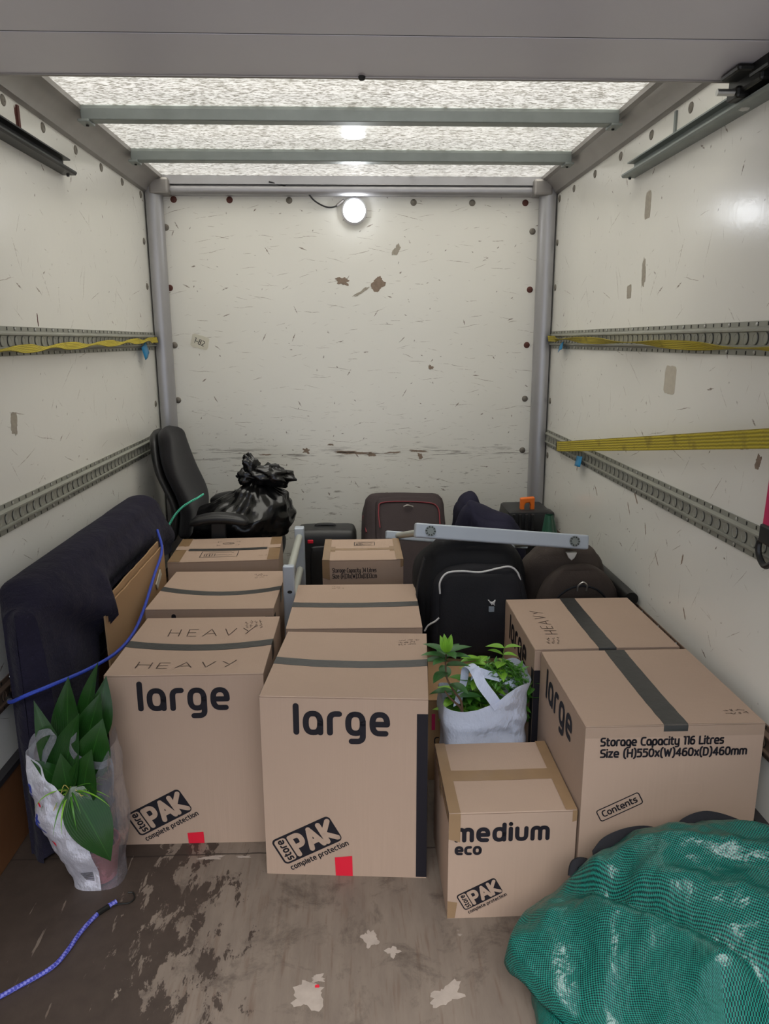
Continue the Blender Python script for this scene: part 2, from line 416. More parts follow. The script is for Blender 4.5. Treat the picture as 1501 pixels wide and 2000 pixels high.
# ------------------------------------------------------------------ mesh helpers
class B:
    """collects shapes, then links them as one mesh object"""
    def __init__(s):
        s.v = []; s.f = []; s.mi = []; s.uv = []; s.cur = 0
    def add(s, vs, fs, uvs=None):
        k = len(s.v)
        s.v += [Vector(p) for p in vs]
        for i, f in enumerate(fs):
            s.f.append([k + j for j in f])
            s.mi.append(s.cur)
            s.uv.append([uvs[j] for j in f] if uvs else [(0, 0)] * len(f))
    def box(s, c, d, rz=0.0, m=None):
        x, y, z = d[0] / 2, d[1] / 2, d[2] / 2
        ps = [Vector((sx * x, sy * y, sz * z)) for sz in (-1, 1) for sx, sy in ((-1, -1), (1, -1), (1, 1), (-1, 1))]
        R_ = m or Matrix.Rotation(rz, 3, 'Z')
        s.add([R_ @ p + Vector(c) for p in ps], [(3, 2, 1, 0), (4, 5, 6, 7), (0, 1, 5, 4), (1, 2, 6, 5), (2, 3, 7, 6), (3, 0, 4, 7)])
    def bx(s, x0, x1, y0, y1, z0, z1):
        s.box(((x0 + x1) / 2, (y0 + y1) / 2, (z0 + z1) / 2), (x1 - x0, y1 - y0, z1 - z0))
    def tube(s, pts, r, n=10, flat=1.0, caps=True):
        pts = [Vector(p) for p in pts]
        rs = r if isinstance(r, (list, tuple)) else [r] * len(pts)
        vs, fs, uvs = [], [], []
        up = None; L = 0
        for i, p in enumerate(pts):
            t = (pts[min(i + 1, len(pts) - 1)] - pts[max(i - 1, 0)]).normalized()
            if up is None:
                up = Vector((0, 0, 1)) if abs(t.z) < .9 else Vector((1, 0, 0))
            a = t.cross(up).normalized(); up = a.cross(t).normalized()
            if i: L += (p - pts[i - 1]).length
            for k in range(n + 1):
                an = 2 * pi * k / n
                vs.append(p + a * (cos(an) * rs[i]) + up * (sin(an) * rs[i] * flat))
                uvs.append((L, k / n))
        for i in range(len(pts) - 1):
            for k in range(n):
                b = i * (n + 1) + k
                fs.append((b, b + 1, b + n + 2, b + n + 1))
        s.add(vs, fs, uvs)
        if caps:
            for i, o in ((0, 1), (len(pts) - 1, 0)):
                ring = [vs[i * (n + 1) + k] for k in range(n)]
                s.add(ring, [tuple(range(n))[::(1 if o else -1)]])
    def lathe(s, prof, c, n=24, axis='Z', sx=1.0, sy=1.0):
        """prof: (radius, height) list"""
        vs, fs = [], []
        for r, h in prof:
            for k in range(n):
                a = 2 * pi * k / n
                p = Vector((cos(a) * r * sx, sin(a) * r * sy, h))
                if axis == 'Y': p = Vector((p.x, -p.z, p.y))
                if axis == '-X': p = Vector((-p.z, p.x, p.y))
                if axis == 'X': p = Vector((p.z, p.x, p.y))
                vs.append(p + Vector(c))
        for i in range(len(prof) - 1):
            for k in range(n):
                fs.append((i * n + k, i * n + (k + 1) % n, (i + 1) * n + (k + 1) % n, (i + 1) * n + k))
        s.add(vs, fs)
        if prof[0][0] > 1e-6: s.add(vs[:n], [tuple(range(n))[::-1]])
        if prof[-1][0] > 1e-6: s.add(vs[-n:], [tuple(range(n))])
    def grid(s, fn, nu, nv, uvs=None, wrap_u=False):
        """fn(u,v) with u,v in 0..1"""
        vs, uv = [], []
        for i in range(nu + 1):
            for j in range(nv + 1):
                vs.append(Vector(fn(i / nu, j / nv)))
                uv.append(uvs(i / nu, j / nv) if uvs else (i / nu, j / nv))
        fs = []
        for i in range(nu):
            for j in range(nv):
                a = i * (nv + 1) + j
                fs.append((a, a + nv + 1, a + nv + 2, a + 1))
        s.add(vs, fs, uv)
    def ribbon(s, pts, wdir, w, th=.0012, uvk=1.0):
        """flat strap: pts centre line, wdir = width direction (vector or list)"""
        pts = [Vector(p) for p in pts]
        n = len(pts); vs, uv = [], []; L = 0
        for i, p in enumerate(pts):
            d = Vector(wdir[i] if isinstance(wdir, list) else wdir).normalized()
            t = (pts[min(i + 1, n - 1)] - pts[max(i - 1, 0)]).normalized()
            nn = t.cross(d).normalized()
            ww = w[i] if isinstance(w, list) else w
            if i: L += (p - pts[i - 1]).length
            for a, b in ((-1, -1), (1, -1), (1, 1), (-1, 1)):
                vs.append(p + d * (a * ww / 2) + nn * (b * th / 2)); uv.append((L * uvk, .5 + a * .5))
        fs = []
        for i in range(n - 1):
            for k in range(4):
                a = i * 4 + k; b = i * 4 + (k + 1) % 4
                fs.append((a, b, b + 4, a + 4))
        fs += [(3, 2, 1, 0), tuple(4 * (n - 1) + k for k in range(4))]
        s.add(vs, fs, uv)
    def prism(s, poly, fn, t0, t1):
        """poly: 2-D outline; fn(a, b, t) -> point"""
        n = len(poly)
        vs = [fn(a, b, t0) for a, b in poly] + [fn(a, b, t1) for a, b in poly]
        fs = [tuple(range(n))[::-1], tuple(range(n, 2 * n))]
        fs += [(k, (k + 1) % n, n + (k + 1) % n, n + k) for k in range(n)]
        s.add(vs, fs)
    def leaf(s, base, d, up, L, wd, bend=.4, fold=.25, tip=1.6, n=10, twist=0.0, wave=0.0):
        d = Vector(d).normalized(); up = Vector(up)
        side = d.cross(up).normalized(); up = side.cross(d).normalized()
        p = Vector(base); vs, uv = [], []
        st = L / n
        for i in range(n + 1):
            t = i / n
            w = wd * (sin(pi * min(1, t ** .8)) ** .85) * (1 - t) ** (0.18 * tip - .1 if tip > 1 else .1) if 0 < t < 1 else .0006
            q = Matrix.Rotation(twist * t, 3, d)
            sd = q @ side; u2 = q @ up
            wz = wave * sin(t * 14)
            for a in (-1, -.5, 0, .5, 1):
                vs.append(p + sd * (a * w / 2) + u2 * (abs(a) * fold * w / 2 + wz * a * w)); uv.append((t, .5 + a * .5))
            d = (Matrix.Rotation(-bend / n, 3, side) @ d).normalized()
            up = side.cross(d).normalized()
            p = p + d * st
        fs = []
        for i in range(n):
            for k in range(4):
                a = i * 5 + k
                fs.append((a, a + 1, a + 6, a + 5))
        s.add(vs, fs, uv)
    def build(s, name, mats, parent=None, loc=None, smooth=False, bevel=0.0, seg=2, subsurf=0, local=False, solid=0.0, angle=35):
        """vertices are in world coordinates unless local=True"""
        off = Vector(loc) if loc is not None else Vector((0, 0, 0))
        if parent is not None and not local:
            q = parent
            while q is not None:
                off += q.location; q = q.parent
        me = bpy.data.meshes.new(name)
        me.from_pydata([tuple(p - off) for p in s.v] if not local else [tuple(p) for p in s.v], [], s.f)
        ul = me.uv_layers.new(name='UVMap')
        i = 0
        for k, u in enumerate(s.uv):
            for q in u:
                ul.data[i].uv = q; i += 1
        for m in (mats if isinstance(mats, (list, tuple)) else [mats]):
            me.materials.append(M[m] if isinstance(m, str) else m)
        for p, k in zip(me.polygons, s.mi):
            p.material_index = k
            p.use_smooth = smooth
        me.update()
        o = bpy.data.objects.new(name, me)
        C.objects.link(o)
        if parent is not None: o.parent = parent
        elif loc is not None: o.location = loc
        if smooth and angle < 180:
            bm = bmesh.new(); bm.from_mesh(me)
            bmesh.ops.remove_doubles(bm, verts=bm.verts, dist=1e-6)
            for ed in bm.edges:
                if len(ed.link_faces) == 2 and ed.calc_face_angle(0) > radians(angle): ed.smooth = False
            bm.to_mesh(me); bm.free()
        if bevel:
            bm = bmesh.new(); bm.from_mesh(me)
            bmesh.ops.remove_doubles(bm, verts=bm.verts, dist=1e-6)
            bm.to_mesh(me); bm.free()
            md = o.modifiers.new('bevel', 'BEVEL'); md.width = bevel; md.segments = seg; md.limit_method = 'ANGLE'; md.angle_limit = radians(40)
        if solid:
            md = o.modifiers.new('solid', 'SOLIDIFY'); md.thickness = solid; md.offset = 0
        if subsurf:
            md = o.modifiers.new('sub', 'SUBSURF'); md.levels = subsurf; md.render_levels = subsurf
        return o

def tag(o, label, cat=None, group=None, kind=None):
    o['label'] = label
    if cat: o['category'] = cat
    if group: o['group'] = group
    if kind: o['kind'] = kind
    return o
def thing(name, label, cat, loc=(0, 0, 0), rz=0.0, group=None):
    o = bpy.data.objects.new(name, None)
    o.empty_display_size = .1
    C.objects.link(o)
    o.location = loc; o.rotation_euler = (0, 0, rz)
    return tag(o, label, cat, group)
def structure(o, label=None):
    o['kind'] = 'structure'
    if label: o['label'] = label
    return o
def lerp(a, b, t): return a + (b - a) * t
def smoothstep(a, b, x):
    t = max(0, min(1, (x - a) / (b - a))); return t * t * (3 - 2 * t)
def catmull(pts, n=8):
    P = [Vector(p) for p in pts]
    P = [P[0] * 2 - P[1]] + P + [P[-1] * 2 - P[-2]]
    out = []
    for i in range(1, len(P) - 2):
        for k in range(n):
            t = k / n
            a, b, c, d = P[i - 1], P[i], P[i + 1], P[i + 2]
            out.append(.5 * ((2 * b) + (c - a) * t + (2 * a - 5 * b + 4 * c - d) * t * t + (3 * b - a - 3 * c + d) * t ** 3))
    out.append(P[-2])
    return out
def rrect(w, h, r, n=6, cx=0, cy=0):
    o = []
    for sx, sy, a0 in ((1, 1, 0), (-1, 1, 90), (-1, -1, 180), (1, -1, 270)):
        for k in range(n + 1):
            a = radians(a0 + 90 * k / n)
            o.append((cx + sx * (w / 2 - r) + r * cos(a), cy + sy * (h / 2 - r) + r * sin(a)))
    return o

# ------------------------------------------------------------------ the setting: box body of the van
XL, XR, YB, ZT = -1.055, 1.075, 4.17, 2.33
Y0 = -0.02
b = B(); b.bx(XL - .05, XR + .05, Y0, YB + .05, -.06, 0)
floor = structure(b.build('floor', 'floor'))
b = B(); b.bx(XL - .04, XL, Y0, YB, 0, 2.38)
wall_left = structure(b.build('wall_left', 'wall_side'))
b = B(); b.bx(XR, XR + .04, Y0, YB, 0, 2.38)
wall_right = structure(b.build('wall_right', 'wall_side'))
b = B(); b.bx(XL - .04, XR + .04, YB, YB + .04, 0, 2.38)
wall_back = structure(b.build('wall_back', 'wall_back'))
b = B(); b.bx(XL + .05, XR - .05, Y0, YB - .03, ZT, ZT + .004)
structure(b.build('ceiling', 'roof'), 'translucent fibreglass roof sheet')

def rivets(par, spots, axis, rusty):
    for i, p in enumerate(spots):
        b = B()
        b.lathe([(.0001, .0055), (.006, .006), (.0125, .0045), (.0165, .002), (.017, 0)], p, 16, axis)
        b.lathe([(.0001, .0075), (.0045, .0072), (.0055, .0055)], p, 10, axis)
        b.build('rivet', 'rust' if i in rusty else 'rivet', par, smooth=True)
rivets(wall_back, [(x, YB, z) for x, z in [(-.923, 2.224), (-.634, 2.223), (-.972, 2.087), (-.972, 1.782), (-.967, 1.484), (-.967, 1.188), (-.961, .89),
    (-.324, 2.222), (.329, 2.214), (.64, 2.213), (.923, 2.214), (.967, 2.071), (.965, 1.772), (.96, 1.478), (.961, 1.184), (.958, .893)]], 'Y', (0, 1, 3, 10, 13, 12))
rivets(wall_right, [(XR, y, 2.215) for y in (2.21, 2.52, 2.838, 3.151, 3.474, 3.794, 4.05)] + [(XR, 4.055, z) for z in (2.0, 1.775, 1.18, .88)], '-X', ())
rivets(wall_left, [(XL, y, 2.222) for y in (2.22, 2.532, 2.831, 3.138, 3.434, 3.725, 4.03)] + [(XL, 4.03, z) for z in (2.0, 1.78, 1.18)], 'X', ())

def decal(par, name, mat, plane, ctr, w, h, rot=0.0, seed=1, rag=.25, th=.0008, n=56, label=None):
    """thin irregular patch stuck on a wall: plane 'b' back, 'r' right, 'l' left"""
    rr = random.Random(seed)
    out = []
    for k in range(n):
        a = 2 * pi * k / n
        q = max(abs(cos(a)), abs(sin(a)))
        ph = Vector((cos(a) * 1.6 + seed * 7.3, sin(a) * 1.6, seed * 1.7))
        nz = .5 + .55 * noise.noise(ph) + .35 * noise.noise(ph * 2.7) + .2 * noise.noise(ph * 6.1)
        rad = min(1 / q, 1.25) * (1 - rag * max(0, min(1, nz)))
        x, y = cos(a) * rad * w / 2, sin(a) * rad * h / 2
        out.append((x * cos(rot) - y * sin(rot), x * sin(rot) + y * cos(rot)))
    if plane == 'b': fn = lambda a, c, t: (ctr[0] + a, YB - t, ctr[1] + c)
    elif plane == 'r': fn = lambda a, c, t: (XR - t, ctr[0] - a, ctr[1] + c)
    elif plane == 'f': fn = lambda a, c, t: (ctr[0] + a, ctr[1] + c, t)
    else: fn = lambda a, c, t: (XL + t, ctr[0] + a, ctr[1] + c)
    b = B(); b.prism(out, fn, 0, th)
    o = b.build(name, mat, par)
    if label: o['label'] = label
    return o
lab = decal(wall_back, 'paper_label', 'sticker', 'b', (-.83, 1.50), .10, .075, -.28, 3, .12, .001, label='aged paper label marked 1-82')
decal(wall_back, 'tape_residue', 'bare', 'b', (.14, 1.80), .085, .07, .75, 5, .4)
decal(wall_back, 'tape_residue', 'bare', 'b', (-.053, 1.817), .095, .05, -.12, 6, .65)
decal(wall_back, 'tape_residue', 'residue', 'b', (.055, 1.765), .15, .02, .55, 16, .75)
decal(wall_back, 'tape_residue', 'residue', 'b', (.239, 1.976), .04, .075, -.5, 7, .6)
decal(wall_back, 'paint_chip', 'bare', 'b', (.427, 1.358), .045, .028, -.5, 8, .7)
decal(wall_back, 'paint_chip', 'bare', 'b', (.373, .866), .035, .05, .2, 9, .7)
for k, (x, z, w, h) in enumerate([(-.27, .90, .05, .03), (.0, .885, .2, .014), (.10, .875, .06, .022), (-.05, .893, .14, .012), (.36, .893, .12, .012), (.22, .885, .1, .01), (-.5, .88, .08, .009), (-.13, .935, .04, .012)]):
    decal(wall_back, 'paint_chip', 'bare', 'b', (x, z), w * 1.2, h * 1.35, 0, 20 + k, .75, .0006)
decal(wall_right, 'tape_residue', 'residue2', 'r', (2.511, 1.37), .095, .10, -.06, 10, .12)
decal(wall_right, 'tape_residue', 'residue', 'r', (2.825, 1.979), .055, .10, 0, 11, .12)
decal(wall_right, 'tape_residue', 'residue', 'r', (2.957, 1.685), .05, .055, .1, 12, .15)
decal(wall_right, 'tape_residue', 'residue', 'r', (2.82, 1.747), .04, .11, .1, 13, .4)
decal(wall_right, 'paint_chip', 'bare', 'r', (1.909, 1.184), .03, .05, -.3, 14, .5)
for k, (y, z, w, h, a) in enumerate([(2.75, .93, .14, .012, -.75), (2.8, .86, .06, .008, -.9), (2.62, .82, .05, .008, -1.2), (2.3, .80, .05, .012, 1.3), (2.5, .74, .06, .006, -.8), (3.2, .85, .06, .008, -.8), (2.25, .63, .05, .008, -1), (3.5, .9, .03, .012, 1.4)]):
    decal(wall_right, 'scuff', 'bare', 'r', (y, z), w, h, a, 40 + k, .6, .0005)
decal(wall_left, 'tape_residue', 'residue', 'l', (2.36, 1.255), .05, .085, -.25, 15, .45)
decal(wall_left, 'rust_stain', 'rust', 'l', (2.62, 1.575), .008, .05, 0, 17, .6)
decal(wall_left, 'rust_stain', 'rust', 'l', (2.62, 2.19), .03, .09, 0, 18, .5)

for k, (x, y, w, h, a) in enumerate([(.03, 1.62, .055, .075, .3), (-.12, 1.455, .09, .10, -.2), (.085, 1.575, .04, .045, .6), (-.10, 1.50, .05, .03, .1), (.20, 1.44, .12, .07, .3), (-.44, 1.945, .10, .022, .05), (-.34, 1.945, .06, .014, .0)]):
    decal(floor, 'worn_patch', 'pale_wood', 'f', (x, y), w, h, a, 60 + k, .7, .0005, 40)
decal(floor, 'red_mark', 'red', 'f', (-.10, 1.478), .012, .010, 0, 80, .3, .0008)
# corner posts and roof coves
def cove(name, prof, along, a0, a1, mat):
    """prof: 2-D section; along: 'y' (section in x,z) or 'x' (section in y,z) or 'z' (section in x,y)"""
    b = B()
    fn = {'y': lambda p, q, t: (p, t, q), 'x': lambda p, q, t: (t, p, q), 'z': lambda p, q, t: (p, q, t)}[along]
    b.prism(prof, fn, a0, a1)
    return structure(b.build(name, mat, smooth=True, angle=30))
def arc(cx, cy, r, a0, a1, n=10):
    return [(cx + r * cos(radians(lerp(a0, a1, k / n))), cy + r * sin(radians(lerp(a0, a1, k / n)))) for k in range(n + 1)]
cove('trim_1', [(XL, YB)] + arc(XL + .035, YB - .042, .052, 240, 380, 12) + [(XL + .075, YB)], 'z', 0, 2.28, 'alu')
cove('trim_2', [(XR, YB)] + [(XR - .08, YB)] + arc(XR - .036, YB - .042, .052, 160, 300, 12), 'z', 0, 2.28, 'alu')
cove('trim_3', [(XL, 2.245), (XL + .008, 2.245)] + [(XL + .02 + .045 * t, 2.25 + .05 * t ** .7) for t in (0, .25, .5, .75, 1)] + [(XL + .075, 2.305), (XL + .095, 2.312), (XL + .095, 2.33), (XL, 2.33)], 'y', Y0, YB, 'alu_dark')
cove('trim_4', [(XR, 2.245), (XR, 2.33), (XR - .085, 2.33), (XR - .085, 2.312), (XR - .068, 2.305)] + [(XR - .02 - .045 * t, 2.25 + .05 * t ** .7) for t in (1, .75, .5, .25, 0)] + [(XR - .008, 2.245)], 'y', Y0, YB, 'alu_dark')
cove('trim_5', [(YB, 2.24)] + arc(YB - .028, 2.268, .030, 250, 110, 10)[::1] + [(YB - .06, 2.297), (YB - .06, 2.33), (YB, 2.33)], 'x', XL + .05, XR - .05, 'alu')
b = B(); b.bx(XL + .07, XR - .07, YB - .064, YB - .06, 2.288, 2.33); structure(b.build('trim_6', 'alu'))
for k, x in enumerate((XL, XR)):
    sx = 1 if k == 0 else -1
    b = B(); b.bx(min(x + sx * .03, x + sx * .13), max(x + sx * .03, x + sx * .13), YB - .10, YB, 2.235, 2.315)
    structure(b.build('trim_%d' % (7 + k), 'alu_dark', bevel=.012))
# kick boards with dark edge strip
for nm, x0, x1, sx in (('baseboard_left', XL, XL + .024, 1), ('baseboard_right', XR - .024, XR, -1)):
    b = B(); b.bx(x0, x1, Y0, YB - .1, 0, .25)
    o = structure(b.build(nm, 'kick', bevel=.003))
    b = B(); b.bx(x0 - (.0 if sx > 0 else .004), x1 + (.004 if sx > 0 else 0), Y0, YB - .1, .25, .268)
    b.build('edge_strip', 'trimblk', o)

# roof bars
for k, (y, lb) in enumerate(((2.37, 'grey roof bar hidden mostly above the shutter edge'), (2.985, 'grey steel roof bar nearest the open shutter'), (3.60, 'grey steel roof bar nearest the rear wall'))):
    if k == 0: continue
    t = thing('roof_bar', lb, 'roof bar', (0, y, 2.28), 0)
    b = B(); b.prism([(-.028, 2.282), (.028, 2.282), (.034, 2.318), (.034, 2.33), (-.034, 2.33), (-.034, 2.318)], lambda p, q, s: (s, y + p, q), XL + .09, XR - .08)
    b.build('bar', 'zinc', t, bevel=.003)
    for x in (XL + .10, XR - .09):
        b = B(); b.bx(x - .02, x + .02, y - .036, y + .036, 2.274, 2.283)
        b.build('end_bracket', 'zinc', t, bevel=.002)
        b = B(); b.lathe([(.0001, -.004), (.005, -.004), (.006, 0)], (x, y + .01, 2.273), 8); b.build('bolt', 'slot', t)

# roller shutter rolled back under the roof
door = structure(thing('door_1', 'grey panelled roller shutter slid open under the roof', None, (0, 2.13, 2.17)))
y = 2.135
DZ = 2.172
for k, d in enumerate((.27, .30, .30, .30, .30, .30, .26)):
    b = B()
    y1 = y - d
    w0, w1 = -1.0, 1.02
    b.bx(w0, w1, y1 + .006, y, DZ, DZ + .02)
    o = b.build('shutter_panel', 'door', door, bevel=.002)
    if k == 0:
        b = B(); b.bx(w0, w1, y - .001, y + .012, DZ - .004, DZ + .024); b.build('edge_seal', 'alu_dark', door, bevel=.003)
        b = B(); b.lathe([(.0001, -.010), (.007, -.009), (.009, -.004), (.009, 0)], (.035, y - .004, DZ), 10); b.build('stud', 'slot', door)
    b = B(); b.bx(w0, w1, y1 - .001, y1 + .007, DZ + .0015, DZ + .018); b.build('panel_hinge', 'trimblk', door)
    y = y1
# roller carriage at the right end of the shutter
b = B()
b.box((1.035, 2.06, 2.150), (.05, .17, .05), 0); b.box((1.0, 2.05, 2.163), (.07, .10, .016)); b.box((1.035, 1.98, 2.168), (.06, .10, .05))
b.box((1.02, 2.10, 2.128), (.04, .06, .03))
o = b.build('roller_carriage', 'steelblk', door, bevel=.008)
b = B(); b.tube([(.955, 2.085, 2.128), (1.03, 2.085, 2.128)], .0085, 10); b.build('roller_axle', 'bright', door, smooth=True)
b = B(); b.lathe([(.0001, -.012), (.016, -.012), (.018, 0), (.016, .012), (.0001, .012)], (1.047, 2.12, 2.112), 14, 'X'); b.build('roller', 'bright', door, smooth=True)

# shutter tracks
for nm, x, sx in (('left', XL, 1), ('right', XR, -1)):
    t = thing('shutter_track', 'dark steel shutter track along the %s wall, cut open at its end' % nm, 'door track', (x, 1.5, 2.1))
    b = B()
    X = lambda a: x + sx * a
    sec = [(.0, 2.100), (.045, 2.100), (.050, 2.106), (.050, 2.112), (.044, 2.112), (.042, 2.105), (.004, 2.105), (.004, 2.150), (.030, 2.150), (.030, 2.155), (.0, 2.155)]
    b.prism([(X(p), q) for p, q in sec], lambda p, q, s: (p, s, q), .2, 2.985)
    b.build('channel', 'steelblk' if sx > 0 else 'zinc', t)
    for k in range(9):
        yy = 2.93 - k * .11
        b = B(); b.lathe([(.0001, .0012), (.004, .001), (.0045, 0)], (X(.004), yy, 2.128), 8, 'X' if sx > 0 else '-X'); b.build('hole', 'slot', t)
    b = B(); b.lathe([(.0001, -.006), (.005, -.006), (.006, 0)], (X(.022), 2.97, 2.099), 8); b.build('bolt', 'steelblk', t)
    b = B(); b.bx(min(X(0), X(.006)), max(X(0), X(.006)), 2.62, 2.635, 2.155, 2.235); b.build('hanger_bracket', 'zinc' if sx < 0 else 'rust', t)

# lashing rails
def lashing_rail(x, sx, z, y0, y1, label, mat, slots=True):
    t = thing('lashing_rail', label, 'lashing rail', (x, (y0 + y1) / 2, z), 0)
    X = lambda a: x + sx * a
    h = .045
    sec = [(.0, -h), (.004, -h), (.004, -.030), (.015, -.024), (.015, -.019), (.008, -.017), (.008, .017), (.015, .019), (.015, .024), (.004, .030), (.004, h), (.0, h)]
    b = B()
    poly = [(X(p), z + q) for p, q in sec]
    b.prism(poly if sx > 0 else poly[::-1], lambda p, q, s: (p, s, q), y0, y1)
    b.build('channel', mat, t)
    ax = 'X' if sx > 0 else '-X'
    n = int((y1 - y0) / .05)
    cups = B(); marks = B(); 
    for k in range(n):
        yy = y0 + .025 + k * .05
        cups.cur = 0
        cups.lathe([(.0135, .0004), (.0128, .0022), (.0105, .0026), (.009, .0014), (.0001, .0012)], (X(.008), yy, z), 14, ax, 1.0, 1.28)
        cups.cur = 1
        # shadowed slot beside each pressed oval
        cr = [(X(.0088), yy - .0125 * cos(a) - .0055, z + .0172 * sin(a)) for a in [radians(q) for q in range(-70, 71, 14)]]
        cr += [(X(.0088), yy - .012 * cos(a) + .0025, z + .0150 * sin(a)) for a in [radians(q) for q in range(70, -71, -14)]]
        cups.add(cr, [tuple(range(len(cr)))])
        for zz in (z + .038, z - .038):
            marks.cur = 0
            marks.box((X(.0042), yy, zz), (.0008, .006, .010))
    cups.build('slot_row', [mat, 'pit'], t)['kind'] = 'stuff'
    if slots: marks.build('punched_holes', 'slot', t)['kind'] = 'stuff'
    for k in range(int((y1 - y0) / .15)):
        yy = y0 + .08 + k * .15
        for zz in (z + .037, z - .036):
            b = B(); b.lathe([(.0001, .0032), (.003, .003), (.0052, .0015), (.0055, 0)], (X(.004), yy, zz), 8, ax)
            b.build('screw', 'bright', t, smooth=True)
    return t
lashing_rail(XL, 1, 1.505, .40, 4.09, 'upper steel lashing rail on the left wall, behind the twisted yellow strap', 'rail')
lashing_rail(XL, 1, .982, .40, 4.09, 'middle steel lashing rail on the left wall, running down to the office chair', 'rail')
lashing_rail(XL, 1, .475, .40, 4.09, 'low rusty lashing rail on the left wall beside the navy blanket', 'rust_rail')
lashing_rail(XR, -1, 1.505, .40, 4.09, 'upper steel lashing rail on the right wall, under a twisted yellow strap', 'rail')
lashing_rail(XR, -1, .976, .40, 4.09, 'middle steel lashing rail on the right wall with a taut yellow strap hooked in it', 'rail')
lashing_rail(XR, -1, .475, .40, 4.09, 'low lashing rail on the right wall, mostly behind the large boxes', 'rust_rail')

# round lamp on the rear wall
t = thing('round_lamp', 'lit round white lamp on the rear wall under the roof', 'lamp', (.016, YB, 2.168))
lc = (.016, YB, 2.168)
b = B(); b.lathe([(.068, 0), (.068, .012), (.064, .022), (.058, .026), (.056, .024)], lc, 36, 'Y'); b.build('rim', 'lampwhite', t, smooth=True)
b = B(); b.lathe([(.056, .022), (.052, .032), (.040, .042), (.022, .048), (.0001, .050)], lc, 36, 'Y'); b.build('lens', 'led', t, smooth=True)
b = B(); b.tube(catmull([(-.42, YB - .066, 2.30), (-.33, YB - .05, 2.28), (-.24, YB - .045, 2.262), (-.19, YB - .03, 2.215), (-.13, YB - .012, 2.188), (-.08, YB - .010, 2.192), (-.035, YB - .012, 2.225)], 6), .0042, 8)
b.build('cable', 'black', t, smooth=True)
b = B(); b.tube([(-.075, YB - .012, 2.195), (-.04, YB - .014, 2.222)], .007, 8); b.build('cable_joint', 'alu_dark', t, smooth=True)

